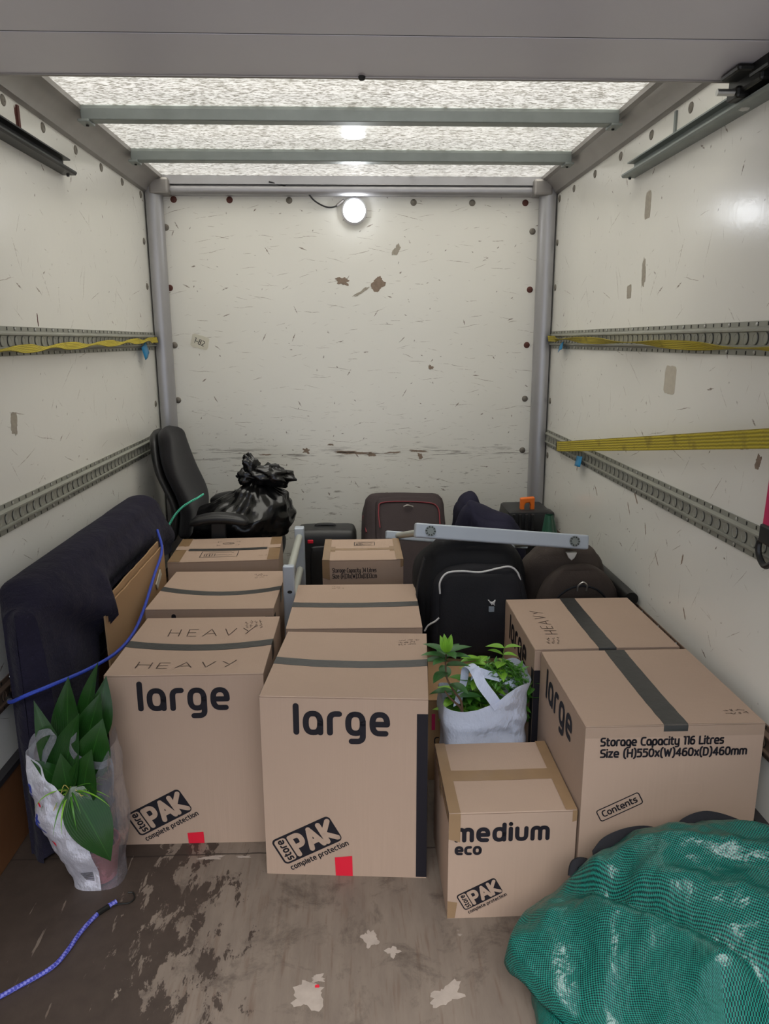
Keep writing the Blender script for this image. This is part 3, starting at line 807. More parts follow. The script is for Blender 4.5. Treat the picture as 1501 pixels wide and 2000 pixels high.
# ------------------------------------------------------------------ rounded stroke lettering
def EA(cx, cy, rx, ry, a0, a1, n=14, ex=2.5):
    o = []
    for k in range(n + 1):
        a = radians(lerp(a0, a1, k / n)); c, s_ = cos(a), sin(a)
        o.append((cx + rx * math.copysign(abs(c) ** (2 / ex), c), cy + ry * math.copysign(abs(s_) ** (2 / ex), s_)))
    return o
def glyphs():
    G = {}
    xh = .62; r = .31; q = .225
    bowl = EA(q, r, q, r, 0, 360, 28)
    G['l'] = (.0, [[(0, 0), (0, .86)]])
    G['a'] = (.45, [bowl, [(.45, .40), (.45, 0)]])
    G['o'] = (.45, [bowl])
    G['d'] = (.45, [bowl, [(.45, 0), (.45, .86)]])
    G['p'] = (.45, [bowl, [(0, .40), (0, -.27)]])
    G['g'] = (.45, [bowl, [(.45, .40), (.45, -.08)] + EA(.25, -.08, .20, .19, 0, -90, 8) + [(.10, -.27)]])
    G['e'] = (.45, [[(.02, .30), (.45, .30)] + EA(q, r, q, r, 0, 270, 24) + [(.40, 0)]])
    G['c'] = (.38, [[(.36, .62)] + EA(q, r, q, r, 90, 270, 18) + [(.36, 0)]])
    G['r'] = (.27, [[(0, 0), (0, .36)] + EA(.20, .40, .20, .22, 180, 90, 8) + [(.29, .62)]])
    G['n'] = (.42, [[(0, 0), (0, .62)], [(0, .36)] + EA(.21, .40, .21, .22, 180, 0, 12) + [(.42, 0)]])
    G['m'] = (.70, [[(0, 0), (0, .36)] + EA(.175, .40, .175, .22, 180, 0, 12) + [(.35, 0)], [(.35, .36)] + EA(.525, .40, .175, .22, 180, 0, 12) + [(.70, 0)]])
    G['u'] = (.42, [[(0, .62)] + EA(.21, .24, .21, .24, 180, 360, 12) + [(.42, .62)]])
    G['i'] = (.0, [[(0, 0), (0, .62)], [(0, .87), (0, .88)]])
    G['t'] = (.28, [[(.08, .82), (.08, .18)] + EA(.24, .16, .16, .16, 180, 270, 8) + [(.28, 0)], [(0, .62), (.27, .62)]])
    G['y'] = (.42, [[(0, .62)] + EA(.21, .24, .21, .24, 180, 360, 12), [(.42, .62), (.42, -.08)] + EA(.22, -.08, .20, .19, 0, -90, 8) + [(.08, -.27)]])
    G['s'] = (.33, [[(.32, .62), (.14, .62)] + EA(.14, .47, .14, .15, 90, 270, 10) + [(.2, .32)] + EA(.19, .16, .14, .16, 90, -90, 10) + [(0, 0)]])
    G['S'] = (.44, [[(.42, .86), (.2, .86)] + EA(.2, .65, .2, .21, 90, 270, 10) + [(.26, .44)] + EA(.24, .22, .2, .22, 90, -90, 10) + [(0, 0)]])
    G['z'] = (.36, [[(0, .62), (.36, .62), (0, 0), (.36, 0)]])
    G['x'] = (.38, [[(0, .62), (.38, 0)], [(.38, .62), (0, 0)]])
    G['C'] = (.46, [[(.46, .86)] + EA(.27, .43, .27, .43, 90, 270, 20) + [(.46, 0)]])
    G['L'] = (.38, [[(0, .86), (0, 0), (.38, 0)]])
    G['H'] = (.50, [[(0, 0), (0, .86)], [(.5, 0), (.5, .86)], [(0, .44), (.5, .44)]])
    G['W'] = (.72, [[(0, .86), (.18, 0), (.36, .7), (.54, 0), (.72, .86)]])
    G['D'] = (.48, [[(0, 0), (0, .86), (.2, .86)] + EA(.2, .43, .28, .43, 90, -90, 16) + [(0, 0)]])
    G['P'] = (.48, [[(0, 0), (0, .86), (.24, .86)] + EA(.24, .62, .24, .24, 90, -90, 14) + [(0, .38)]])
    G['A'] = (.62, [[(0, 0), (.31, .86), (.62, 0)], [(.12, .27), (.50, .27)]])
    G['K'] = (.50, [[(0, 0), (0, .86)], [(.48, .86), (.03, .40), (.50, 0)]])
    G['R'] = (.46, [[(0, 0), (0, .86), (.22, .86)] + EA(.22, .64, .22, .22, 90, -90, 12) + [(0, .42)], [(.2, .42), (.46, 0)]])
    G['('] = (.16, [[(.17, .98)] + EA(.2, .40, .2, .56, 110, 250, 12) + [(.17, -.18)]])
    G[')'] = (.16, [[(0, .98)] + EA(-.03, .40, .2, .56, 70, -70, 12) + [(0, -.18)]])
    G['0'] = (.46, [EA(.23, .43, .23, .43, 0, 360, 28)])
    G['1'] = (.18, [[(0, .86), (.16, .86), (.16, 0)]])
    G['2'] = (.42, [[(0, .86)] + EA(.2, .62, .22, .24, 90, -40, 12) + [(0, 0), (.42, 0)]])
    G['3'] = (.40, [[(0, .86), (.2, .86)] + EA(.2, .65, .19, .21, 90, -90, 10) + EA(.2, .22, .2, .22, 90, -90, 10) + [(0, 0)]])
    G['4'] = (.48, [[(.36, 0), (.36, .86), (0, .24), (.48, .24)]])
    G['5'] = (.42, [[(.40, .86), (.03, .86), (.02, .52), (.2, .54)] + EA(.2, .27, .22, .27, 90, -90, 12) + [(0, 0)]])
    G['6'] = (.44, [[(.36, .86)] + EA(.30, .44, .30, .42, 95, 180, 8) + EA(.22, .26, .22, .26, 180, 540, 24)])
    G['8'] = (.42, [EA(.21, .66, .18, .2, 0, 360, 20), EA(.21, .23, .21, .23, 0, 360, 22)])
    G['-'] = (.24, [[(0, .36), (.24, .36)]])
    G['E'] = (.40, [[(.40, .86), (0, .86), (0, 0), (.40, 0)], [(0, .44), (.36, .44)]])
    G['V'] = (.52, [[(0, .86), (.24, 0), (.52, .86)]])
    G['Y'] = (.50, [[(0, .80), (.26, .38)], [(.50, .88), (.14, -.04)]])
    return G
GL = glyphs()
def densify(pl, step):
    o = [pl[0]]
    for a, b in zip(pl, pl[1:]):
        L = math.hypot(b[0] - a[0], b[1] - a[1]); n = max(1, int(L / step))
        o += [(lerp(a[0], b[0], k / n), lerp(a[1], b[1], k / n)) for k in range(1, n + 1)]
    return o
def strokes(b, lines, w, fn, step=.03):
    """flat rounded pen strokes: lines in 2-D, fn(a, c) -> 3-D point"""
    for pl in lines:
        pl = densify(pl, step)
        n = len(pl)
        L, Rr = [], []
        for i, p in enumerate(pl):
            q0 = pl[max(i - 1, 0)]; q1 = pl[min(i + 1, n - 1)]
            dx, dy = q1[0] - q0[0], q1[1] - q0[1]; d = math.hypot(dx, dy) or 1
            L.append((p[0] - dy / d * w / 2, p[1] + dx / d * w / 2)); Rr.append((p[0] + dy / d * w / 2, p[1] - dx / d * w / 2))
        vs = [fn(*p) for p in L] + [fn(*p) for p in Rr]
        b.add(vs, [(n + i, n + i + 1, i + 1, i) for i in range(n - 1)])
        for i in range(n):
            sharp = i in (0, n - 1)
            if not sharp:
                v1 = (pl[i][0] - pl[i - 1][0], pl[i][1] - pl[i - 1][1]); v2 = (pl[i + 1][0] - pl[i][0], pl[i + 1][1] - pl[i][1])
                sharp = abs(v1[0] * v2[1] - v1[1] * v2[0]) > .25 * math.hypot(*v1) * math.hypot(*v2)
            if sharp:
                disc = [(pl[i][0] + cos(2 * pi * k / 14) * w / 2, pl[i][1] + sin(2 * pi * k / 14) * w / 2) for k in range(14)]
                b.add([fn(*p) for p in disc], [tuple(range(14))])
def text_lines(s, gap=.30, space=.42):
    x = 0; out = []
    for ch in s:
        if ch == ' ':
            x += space; continue
        adv, ls = GL[ch]
        out += [[(px + x, py) for px, py in l] for l in ls]
        x += adv + gap
    return out, x - gap
def xform(lines, s, ox, oy, a=0.0, sx=1.0):
    c, n = cos(a), sin(a)
    return [[(ox + (x * s * sx) * c - (y * s) * n, oy + (x * s * sx) * n + (y * s) * c) for x, y in l] for l in lines]
def place_text(b, s, x0, x1, base, h, w, fn, gap=.3, a=0.0, space=.42):
    """fit text between x0 and x1 (outer edges); h = size of one em unit"""
    ls, L = text_lines(s, gap, space)
    sx = (x1 - x0 - w) / (L * h)
    strokes(b, xform(ls, h, x0 + w / 2 * cos(a), base, a, sx), w, fn, h * .1)

# ------------------------------------------------------------------ cartons
def carton(name, label, w, d, h, loc, rz=0.0, group=None, mat='card', sag=.006, bulge=.004, tape='tape_blk', tape_w=.048,
           word=None, eco=False, logo=False, stripe=False, size_text=None, contents=False, red=False, tape_drop=(.05, .05), tape_in=(0, 0),
           side_tape=None, cat='box', heavy=None, scribble=None, icons=False, tape_off=0.0, print_name='printed_word', corner_clear=False, slot=False, seed=1, bowed=.0):
    t = thing(name, label, cat, loc, rz, group)
    rr = random.Random(seed)
    def topz(x, y):
        return h - sag * max(0, 1 - (2 * x / w) ** 2) * max(0, 1 - abs(2 * y / d) ** 2)
    def fb(u, z, half):
        return bulge * max(0, 1 - (u / half) ** 2) * max(0, sin(pi * min(1, max(0, z / h))))
    def front(u, z, e=0.0): return Vector((u, -d / 2 - fb(u, z, w / 2) - e, z))
    def right(u, z, e=0.0): return Vector((w / 2 + fb(u, z, d / 2) + e, u, z))
    def left(u, z, e=0.0): return Vector((-w / 2 - fb(u, z, d / 2) - e, -u, z))
    def back(u, z, e=0.0): return Vector((-u, d / 2 + fb(u, z, w / 2) + e, z))
    def top(x, y, e=0.0): return Vector((x, y, topz(x, y) + e))
    # body: four bowed walls, inner faces and floor
    b = B()
    zt = h - .0045
    for f, half in ((front, w / 2), (right, d / 2), (back, w / 2), (left, d / 2)):
        b.grid(lambda u, v, f=f, half=half: f(lerp(-half, half, u), v * zt), 10, 10)
        b.grid(lambda u, v, f=f, half=half: f(lerp(-half + .005, half - .005, u), .004 + v * (zt - .004), -.005), 2, 2)
        b.add([f(-half, zt), f(half, zt), f(half - .005, zt, -.005), f(-half + .005, zt, -.005)], [(0, 1, 2, 3)])
    b.add([(-w / 2, -d / 2, 0), (w / 2, -d / 2, 0), (w / 2, d / 2, 0), (-w / 2, d / 2, 0)], [(3, 2, 1, 0)])
    b.build('body', mat, t, local=True, smooth=True)
    for s_, y0, y1 in ((0, -d / 2, -.0008), (1, .0008, d / 2)):
        b = B()
        lift = rr.uniform(0, .0015)
        b.grid(lambda u, v: top(lerp(-w / 2, w / 2, u), lerp(y0, y1, v), lift * (1 - v if s_ else v)), 14, 8)
        b.grid(lambda u, v: top(lerp(w / 2, -w / 2, u), lerp(y0, y1, v), -.0045), 14, 8)
        P = [(-w / 2, y0), (w / 2, y0), (w / 2, y1), (-w / 2, y1)]
        for k in range(4):
            p, q = P[k], P[(k + 1) % 4]
            n = 14 if k % 2 == 0 else 8
            b.grid(lambda u, v: top(lerp(p[0], q[0], u), lerp(p[1], q[1], u), lerp(-.0045, 0, v)), n, 1)
        b.build('flap', mat, t, local=True, smooth=True, bevel=.0018, seg=2)
    # tape over the seam and down the two sides
    if tape:
        b = B()
        x0, x1 = -w / 2 + tape_in[0], w / 2 - tape_in[1]
        pts = []
        wd = []
        if tape_in[0] == 0: pts += [left(-tape_off, h - tape_drop[0], .001), left(-tape_off, h - .004, .0014)]
        pts += [top(lerp(x0, x1, k / 16), tape_off + rr.uniform(-.0008, .0008), .0014) for k in range(17)]
        if tape_in[1] == 0: pts += [right(tape_off, h - .004, .0014), right(tape_off, h - tape_drop[1], .001)]
        b.ribbon(pts, (0, 1, 0), tape_w, .0006)
        b.build('seam_tape', tape, t, local=True, smooth=True, angle=50)
    if side_tape:
        for kind in side_tape:
            b = B()
            if kind in ('L', 'R'):       # along the end edges of the top, folded down the side
                sx = -1 if kind == 'L' else 1
                xs = sx * (w / 2)
                f = left if sx < 0 else right
                y0, y1 = -d / 2 - .0006, d / 2 + .0006
                b.grid(lambda u, v: top(xs - sx * .03 * u, lerp(y0, y1, v), .0018), 2, 8)
                b.grid(lambda u, v: f(-sx * lerp(y0, y1, v) * (-1 if sx > 0 else 1) if False else (lerp(y0, y1, v) * (1 if sx > 0 else -1)), h - .026 * u, .0012), 2, 8)
                # tail over the front corner
                L_ = .075 if (kind == 'L') else .03
                wdt = .030 if kind == 'L' else .012
                b.grid(lambda u, v: front(xs - sx * wdt * u + 0, h - L_ * v * (1 + .12 * u), .0014), 2, 3)
                b.build('edge_tape', 'tape_brn', t, local=True, smooth=True)
            if kind == 'B':              # bottom left corner piece
                b.add([front(-w / 2, .055, .0014), front(-w / 2 + .026, .05, .0014), front(-w / 2 + .020, .002, .0014), front(-w / 2, .002, .0014)], [(3, 2, 1, 0)])
                b.build('corner_tape', 'tape_brn', t, local=True)
            if kind in ('c', 'C'):       # short brown pieces at the seam ends
                for sx in (-1, 1):
                    b = B()
                    b.grid(lambda u, v: top(sx * (w / 2 - .05 * u), lerp(-d / 2, d / 2, v) if kind == 'C' else lerp(-.04, .04, v), .0010), 2, 6)
                    b.build('edge_tape', 'tape_brn', t, local=True, smooth=True)
    if corner_clear:
        for sx in (-1, 1):
            f = left if sx < 0 else right
            b = B()
            b.grid(lambda u, v: f(lerp(-d / 2, d / 2, v), h + .0008 - .034 * u, .0010), 3, 10)
            b.build('clear_tape', 'tape_clr', t, local=True, smooth=True)
    E1 = .0012
    F1 = lambda a, c: front(a, c, E1)
    if word:
        s_, u0, u1, base, em, sw = word
        b = B(); place_text(b, s_, u0, u1, base, em, sw, F1, .30)
        b.build('printed_word', 'ink', t, local=True)
    if eco:
        b = B(); place_text(b, 'eco', -.151, -.080, .1985, .0305, .0078, F1, .26)
        b.build('printed_word', 'ink', t, local=True)
    if logo:
        ox, oy, s_ = logo           # lower-left corner of the tilted plate, scale (plate length)
        a0 = radians(28.5)
        def LG(p, q, e=E1):
            x, y = p * s_, q * s_
            return front(ox + x * cos(a0) - y * sin(a0), oy + x * sin(a0) + y * cos(a0), e)
        b = B(); n0 = rrect(1.0, .46, .07, 6, .5, .23)
        b.prism(n0, lambda p, q, e: LG(p, q, e), .0004, E1)
        g = b.build('printed_emblem', 'ink', t, local=True)
        b = B()
        b.prism(rrect(.19, .40, .045, 5, .125, .23), lambda p, q, e: LG(p, q, e), E1, E1 + .0003)
        pk, L = text_lines('PAK', .20)
        strokes(b, [[(.285 + x * .66 / L, .075 + y * .36) for x, y in l] for l in pk], .082, lambda p, q: LG(p, q, E1 + .0004), .03)
        ring = EA(.955, .06, .026, .026, 0, 360, 18, 2)
        strokes(b, [ring], .008, lambda p, q: LG(p, q, E1 + .0004), .02)
        R2, L2 = text_lines('R')
        strokes(b, [[(.945 + x * .04, .045 + y * .035) for x, y in l] for l in R2], .007, lambda p, q: LG(p, q, E1 + .0004), .01)
        b.build('emblem_letters', 'print_gap', g, local=True)
        b = B()
        st, L = text_lines('store', .28)
        strokes(b, [[(.155 - y * .125 + .02, .06 + x * .34 / L) for x, y in l] for l in st], .026, lambda p, q: LG(p, q, E1 + .0008), .02)
        b.build('emblem_letters', 'ink', g, local=True)
        b = B()
        st, L = text_lines('complete protection', .26, .36)
        strokes(b, [[(.05 + x * .98 / L, -.115 + y * .088) for x, y in l] for l in st], .0165, lambda p, q: LG(p, q), .012)
        b.build('printed_slogan', 'ink', t, local=True)
    if stripe:
        b = B()
        z1 = stripe
        b.grid(lambda u, v: front(w / 2 - .03 * u, .004 + v * (z1 - .004), E1), 1, 8)
        b.grid(lambda u, v: right(-d / 2 + .045 * u, .004 + v * (z1 - .004), E1), 1, 8)
        b.build('printed_band', 'ink', t, local=True)
    R1 = lambda a, c: right(a, c, E1)
    if size_text:
        fn, rows = (R1 if size_text[0] == 'right' else F1), size_text[1]
        b = B()
        for s_, u0, u1, base, em, sw in rows:
            place_text(b, s_, u0, u1, base, em, sw, fn, .22, 0, .40)
        b.build('printed_size_text', 'ink', t, local=True)
    if contents:
        a0 = radians(27); ox, oy = -.173, .287
        fn = lambda p, q: R1(ox + p * cos(a0) - q * sin(a0), oy + p * sin(a0) + q * cos(a0))
        b = B(); o = rrect(.118, .034, .006, 5, .057, .017)
        strokes(b, [o + [o[0]]], .0028, fn, .01)
        ls, L = text_lines('Contents', .22)
        strokes(b, [[(.010 + x * .094 / L, .010 + y * .019) for x, y in l] for l in ls], .0034, fn, .004)
        b.build('printed_stamp', 'ink', t, local=True)
    if red:
        u0, u1, z1, sk = red
        b = B(); b.add([front(u0, .001, .0016), front(u1, .001, .0016), front(u1 - .001, z1 + sk, .0016), front(u0 - .002, z1, .0016)], [(0, 1, 2, 3)])
        b.build('red_tape', 'red', t, local=True)['label'] = 'red tape square'
    for args in heavy or ():
        x0, x1, yb, hh, ang, jit = args
        ls, L = text_lines('HEAVY', .34)
        r2 = random.Random(int(x0 * 1000) + 7)
        out = []
        for l in ls:
            dx, dy = r2.uniform(-.03, .03), r2.uniform(-.05, .05)
            out.append([(x + dx, y + dy + .06 * (x / L)) for x, y in l])
        ca, sa = cos(ang), sin(ang)
        def HF(p, q):
            px, py = p * (x1 - x0) / L, q * hh
            return top(x0 + px * ca - py * sa, yb + px * sa + py * ca, .0012)
        b = B(); strokes(b, out, (.0027 / hh), HF, .2)
        b.build('handwriting', 'pen', t, local=True)
    for x0, y0, ang, n in scribble or ():
        r2 = random.Random(int((x0 + 2) * 997) + n)
        b = B(); ls = []
        for k in range(n):
            yy = -k * .016
            x = r2.uniform(0, .01)
            for wd_ in range(r2.randint(2, 3)):
                pl = [(x, yy)]
                for q in range(r2.randint(5, 9)):
                    x += r2.uniform(-.002, .0055); pl.append((x, yy + r2.uniform(-.005, .006)))
                ls.append(pl); x += .008
        ca, sa = cos(ang), sin(ang)
        strokes(b, ls, .0016, lambda p, q: top(x0 + p * ca - q * sa, y0 + p * sa + q * ca, .0013), .01)
        b.build('handwriting', 'pen', t, local=True)
    for kind, cx, cy, s_ in icons or ():
        b = B(); ls = []
        if kind == 'box':
            o = [(-.5, -.3), (.5, -.3), (.5, .3), (-.5, .3), (-.5, -.3)]
            ls += [o, [(-.4, -.2), (-.4, .05), (-.12, .05), (-.12, -.2), (-.4, -.2)], [(-.34, -.2), (-.34, .05)], [(-.26, -.2), (-.26, .05)], [(-.19, -.2), (-.19, .05)],
                   [(-.3, .14), (-.1, .2), (.1, .14), (.3, .2), (.38, .1)], [(-.1, -.1), (.1, -.06), (.24, -.12), (.34, -.06)]]
        else:
            for a, c in ((-.5, -.3), (.5, -.3), (.5, .3), (-.5, .3)):
                ls.append([(a * .7, c), (a, c), (a, c * .6)])
            ls += [EA(0, 0, .26, .16, 0, 360, 18, 2), [(-.2, -.1), (0, .05), (.12, -.08)], [(.05, .05), (.22, -.02)]]
        strokes(b, [[(cx + x * s_, cy + y * s_) for x, y in l] for l in ls], .0028, lambda p, q: top(p, q, .0012), .02)
        b.build('printed_icon', 'ink', t, local=True)
    if slot:
        b = B(); o = rrect(.10, .036, .016, 6, slot[0], slot[1])
        strokes(b, [o + [o[0]]], .0022, R1, .02)
        b.build('hand_hole_flap', 'print_gap', t, local=True)
    return t

LARGE = ('large', -.138, .130, .455, .0905, .0165)
def ctr(x, y, a, d):      # front-bottom centre -> centre
    return (x - (-sin(a)) * 0 - sin(a) * d / 2, y + cos(a) * d / 2, 0)
GRP = None
# left front
carton('large_box', 'large brown box marked HEAVY twice on its top, beside the leafy plant', .46, .46, .56, ctr(-.4995, 2.015, -.0084, .46), -.0084, word=LARGE,
       logo=(-.163, .028, .187), red=(-.019, .029, .038, .003), heavy=[(-.155, .135, -.175, .055, .02, 0), (-.125, .155, .085, .06, .02, 0)], scribble=[(.165, .205, -1.4, 4)], sag=.016, seed=4)
# centre front
carton('large_box', 'large brown middle box nearest the camera, with black right edge and red tape', .46, .46, .56, ctr(-.0343, 1.8519, -.0846, .46), -.0846, word=('large', -.139, .127, .455, .0905, .0165),
       logo=(-.174, .031, .190), red=(-.030, .019, .062, .006), stripe=.515, scribble=[(.135, .17, .1, 3)], sag=.010, corner_clear=True, seed=5)
# left middle
carton('large_box', 'brown box with a grey tape band, directly behind the box marked HEAVY twice', .462, .45, .56, (-.5235, 2.785, 0), -.02, word=LARGE, stripe=.53, scribble=[(.10, .19, 0, 3)], sag=.022, seed=6)
# centre middle
carton('large_box', 'brown box behind the middle front box, beside the grey frame post', .46, .46, .56, (.0, 2.581, 0), -.02, word=LARGE, scribble=[(-.10, .20, 0, 2)], sag=.004, seed=7)
# left rear with icons
carton('medium_box', 'brown box with printed icons and a short dark tape strip, before the office chair', .47, .38, .585, (-.575, 3.27, 0), .05, tape='tape_blk', tape_w=.035, tape_in=(.06, .06), side_tape=['C', 'c'],
       icons=[('round', -.01, .10, .10), ('box', -.03, -.075, .16)], sag=.004, scribble=[(.14, -.12, 0, 1)], seed=8)
# small 34 litre box, stacked on another one
carton('small_box', 'plain small brown box under the small 34 litre box', .335, .33, .31, (.032, 3.112, 0), 0, tape='tape_brn', sag=.001, seed=9)
carton('small_box', 'small brown box printed 34 Litres, in front of the maroon suitcase', .335, .33, .31, (.032, 3.110, .311), 0, tape='tape_brn', tape_w=.03, side_tape=['c', 'L', 'R'],
       size_text=('front', [('Storage Capacity 34 Litres', -.127, .056, .258, .0200, .0024), ('Size (H)31x(W)33x(D)33cm', -.127, .058, .233, .0200, .0024)]), icons=[('box', .01, .085, .09)], sag=.002, seed=10)
# right rear
carton('large_box', 'large brown box marked HEAVY, behind the 116 litre box on the right', .46, .46, .56, (.79, 2.374, 0), radians(-90), word=('large', -.136, .128, .455, .0905, .0165), stripe=.49,
       heavy=[(.106, .316, -.125, .045, pi, 0)], scribble=[(.185, -.175, pi - .2, 3)], sag=.002, corner_clear=False, tape_drop=(.05, .03), tape_w=.056, seed=11)
# right front
carton('large_box', 'large brown box printed 116 Litres with a black tape band, against the right wall', .46, .46, .557, ctr(.8063, 1.6725, -.0016, .46), radians(-90) - .0016, word=('large', -.148, .125, .455, .0905, .0165),
       size_text=('right', [('Storage Capacity 116 Litres', -.191, .127, .503, .0235, .0048), ('Size (H)550x(W)460x(D)460mm', -.190, .190, .471, .0235, .0048)]), contents=True, slot=(.03, .375),
       scribble=[(.165, .15, 1.6, 2)], sag=.003, corner_clear=True, tape_w=.062, tape_drop=(.02, .018), seed=12)
# medium eco
carton('medium_box', 'medium brown box marked eco with brown tape, in front of the white carrier bag', .334, .337, .317, ctr(.4028, 1.6774, .0027, .337), .0027, tape='tape_brn', tape_w=.05, side_tape=['L', 'R', 'B'],
       word=('medium', -.152, .097, .238, .0510, .0114), eco=True, logo=(-.120, .024, .115), sag=.002, bulge=.003, seed=13)
# carton under the backpack
t = carton('flat_box', 'brown box in shadow behind the white carrier bag, carrying the black backpack', .295, .62, .305, (.393, 2.63, 0), 0, tape=None, sag=.001, mat='card2', seed=14)
b = B(); b.box((-.13, -.3155, .225), (.012, .002, .06)); b.build('pink_label', 'pink', t, local=True)
b = B(); strokes(b, xform(text_lines('CE')[0], .03, -.125, .14), .004, lambda p, q: Vector((p, -.3155, q)), .01); b.build('printed_mark', 'ink', t, local=True)

# ------------------------------------------------------------------ soft shapes
def soft_box(b, c, d, r=.06, n=14, puff=.0, disp=0.0, ds=6.0, m=None, fn=None, seed=0.0, uvk=None):
    """rounded cushion-like block; d = full size, r = corner radius; fn(p) may reshape a local point"""
    hx, hy, hz = d[0] / 2, d[1] / 2, d[2] / 2
    m = m or Matrix.Identity(3)
    def pt(f, u, v):
        u = u * 2 - 1; v = v * 2 - 1
        # denser samples towards the edges
        u = math.copysign(abs(u) ** .8, u); v = math.copysign(abs(v) ** .8, v)
        q = {0: (u, v, 1), 1: (u, -v, -1), 2: (u, -1, v), 3: (-u, 1, v), 4: (1, u, v), 5: (-1, -u, v)}[f]
        p = Vector((q[0] * hx, q[1] * hy, q[2] * hz))
        k = Vector((max(-hx + r, min(hx - r, p.x)), max(-hy + r, min(hy - r, p.y)), max(-hz + r, min(hz - r, p.z))))
        o = p - k
        p2 = k + (o.normalized() * r if o.length > 1e-9 else o)
        nn = o.normalized() if o.length > 1e-9 else Vector((0, 0, 1))
        if puff:
            a, b_, c_ = (1 - (p.x / hx) ** 2), (1 - (p.y / hy) ** 2), (1 - (p.z / hz) ** 2)
            w = {0: a * b_, 1: a * b_, 2: a * c_, 3: a * c_, 4: b_ * c_, 5: b_ * c_}[f]
            p2 += nn * puff * max(0, w)
        if disp:
            p2 += nn * disp * noise.noise((p2 + Vector((seed, seed * 2, 0))) * ds)
        if fn: p2 = fn(p2)
        return m @ p2 + Vector(c)
    for f in range(6):
        b.grid(lambda u, v: pt(f, u, v), n, n, uvs=(lambda u, v: (u * uvk, v * uvk)) if uvk else None)
def rotm(x=0, y=0, z=0):
    return (Matrix.Rotation(z, 3, 'Z') @ Matrix.Rotation(y, 3, 'Y') @ Matrix.Rotation(x, 3, 'X'))

# ------------------------------------------------------------------ navy blanket over a tall flat load, loose card sheets
def blanket_pt(u, v):
    """u: along the wall from the front end (0) to the far end (1); v: around the section from wall side over the top to the room side"""
    y = lerp(1.985, 3.41, u)
    # front and far ends rounded in plan and in side view
    fr = smoothstep(0, .10, u)
    en = smoothstep(0, .10, 1 - u)
    top = .835 - .055 * (1 - fr) ** 2 - .09 * (1 - en) ** 1.5
    thick = 1 - .55 * (1 - fr) ** 2
    xw = -1.035 + .055 * (1 - fr) ** 1.5
    xr = -.885
    low = lerp(.02, .64, smoothstep(.20, .30, u)) - .10 * smoothstep(.62, 1, u)
    # fold of loose cloth pulled out over the card sheets
    bul = math.exp(-((y - 2.33) / .12) ** 2)
    sw = smoothstep(2.02, 2.36, y) * (1 - smoothstep(2.36, 2.7, y))
    if v < .3:
        t = v / .3; p = Vector((xw, y, lerp(.0, top - .05, t)))
    elif v < .55:
        t = (v - .3) / .25; a = pi * (1 - t)
        cx = (xw + xr) / 2; rx = (xr - xw) / 2
        p = Vector((cx + rx * cos(a), y, top - .05 + .05 * sin(a) ** .8))
    else:
        t = (v - .55) / .45
        z = lerp(top - .05, low, t)
        out = .028 * sin(pi * min(1, t * 1.2)) + .02 * t
        A_, B_ = (2.00, .80), (2.37, .615)
        dx_, dz_ = B_[0] - A_[0], B_[1] - A_[1]; L_ = math.hypot(dx_, dz_)
        sq = ((y - A_[0]) * dx_ + (z - A_[1]) * dz_) / L_ / L_
        dq = ((y - A_[0]) * -dz_ + (z - A_[1]) * dx_) / L_
        rg = max(0, min(1, sq)) * smoothstep(1.22, .92, sq)
        fold = .075 * rg * (math.exp(-(dq / .11) ** 2) if dq > 0 else math.exp(-(dq / .016) ** 2)) + .02 * sw * smoothstep(.6, .3, z)
        out += fold
        p = Vector((xr + out * (.4 + .6 * fr), y, z))
        p.y += -.03 * bul * t
        p.x += .008 * sin(z * 16 + y * 5) * t
    n3 = noise.noise(p * 5) * .010 + noise.noise(p * 13) * .004
    p += Vector((n3 if v >= .3 else 0, n3 * .6, n3 * .5 if v > .3 else 0))
    p.x = max(p.x, XL + .004); p.z = max(p.z, .002)
    return p
b = B()
b.grid(blanket_pt, 84, 54)
# front end closed by the hanging cloth: fan towards an inner line
def blanket_end(u0, push):
    def f(a, c):
        p = blanket_pt(u0, c)
        # mirror of the section collapses to a vertical inner line
        mid = Vector(((blanket_pt(u0, .15).x + blanket_pt(u0, .75).x) / 2, p.y + push * (1 - (1 - a) ** 2), p.z))
        q = p.lerp(mid, a); q.y = lerp(p.y, mid.y, sin(a * pi / 2)) + .018 * sin(a * pi) * noise.noise(Vector((q.x * 30, 1, q.z * 6)))
        return q
    return f
b.grid(blanket_end(0, -.045), 8, 54)
b.grid(blanket_end(1, .03), 6, 54)
o = b.build('padded_blanket', 'blanket', loc=(-.95, 2.7, 0), smooth=True, angle=180)
tag(o, 'navy quilted blanket draped over a tall flat load along the left wall', 'blanket')
t = thing('cardboard_sheets', 'flat brown cardboard sheets standing between the navy blanket and the boxes', 'cardboard', (-.81, 2.75, 0))
def sheet(y0, y1, z1, z2, xb, xt, nm, seed):
    b = B(); r2 = random.Random(seed); n = 18
    tops = [(lerp(y0, y1, k / n), lerp(z1, z2, k / n) + r2.uniform(-.002, .002)) for k in range(n + 1)]
    poly = [(y0, .004), (y1, .004)] + tops[::-1]
    zz = max(z1, z2)
    b.prism(poly, lambda p, q, s: (lerp(xb, xt, q / zz) + s, p, q), -.003, .003)
    return b.build(nm, 'card2', t)
sheet(2.30, 3.06, .655, .665, -.800, -.812, 'front_sheet', 3)
sheet(2.34, 3.02, .676, .690, -.812, -.822, 'rear_sheet', 4)
b = B(); b.box((-.803, 2.93, .555), (.004, .085, .03), 0, rotm(.5, 0, 0)); b.build('grey_tape', 'residue2', t)

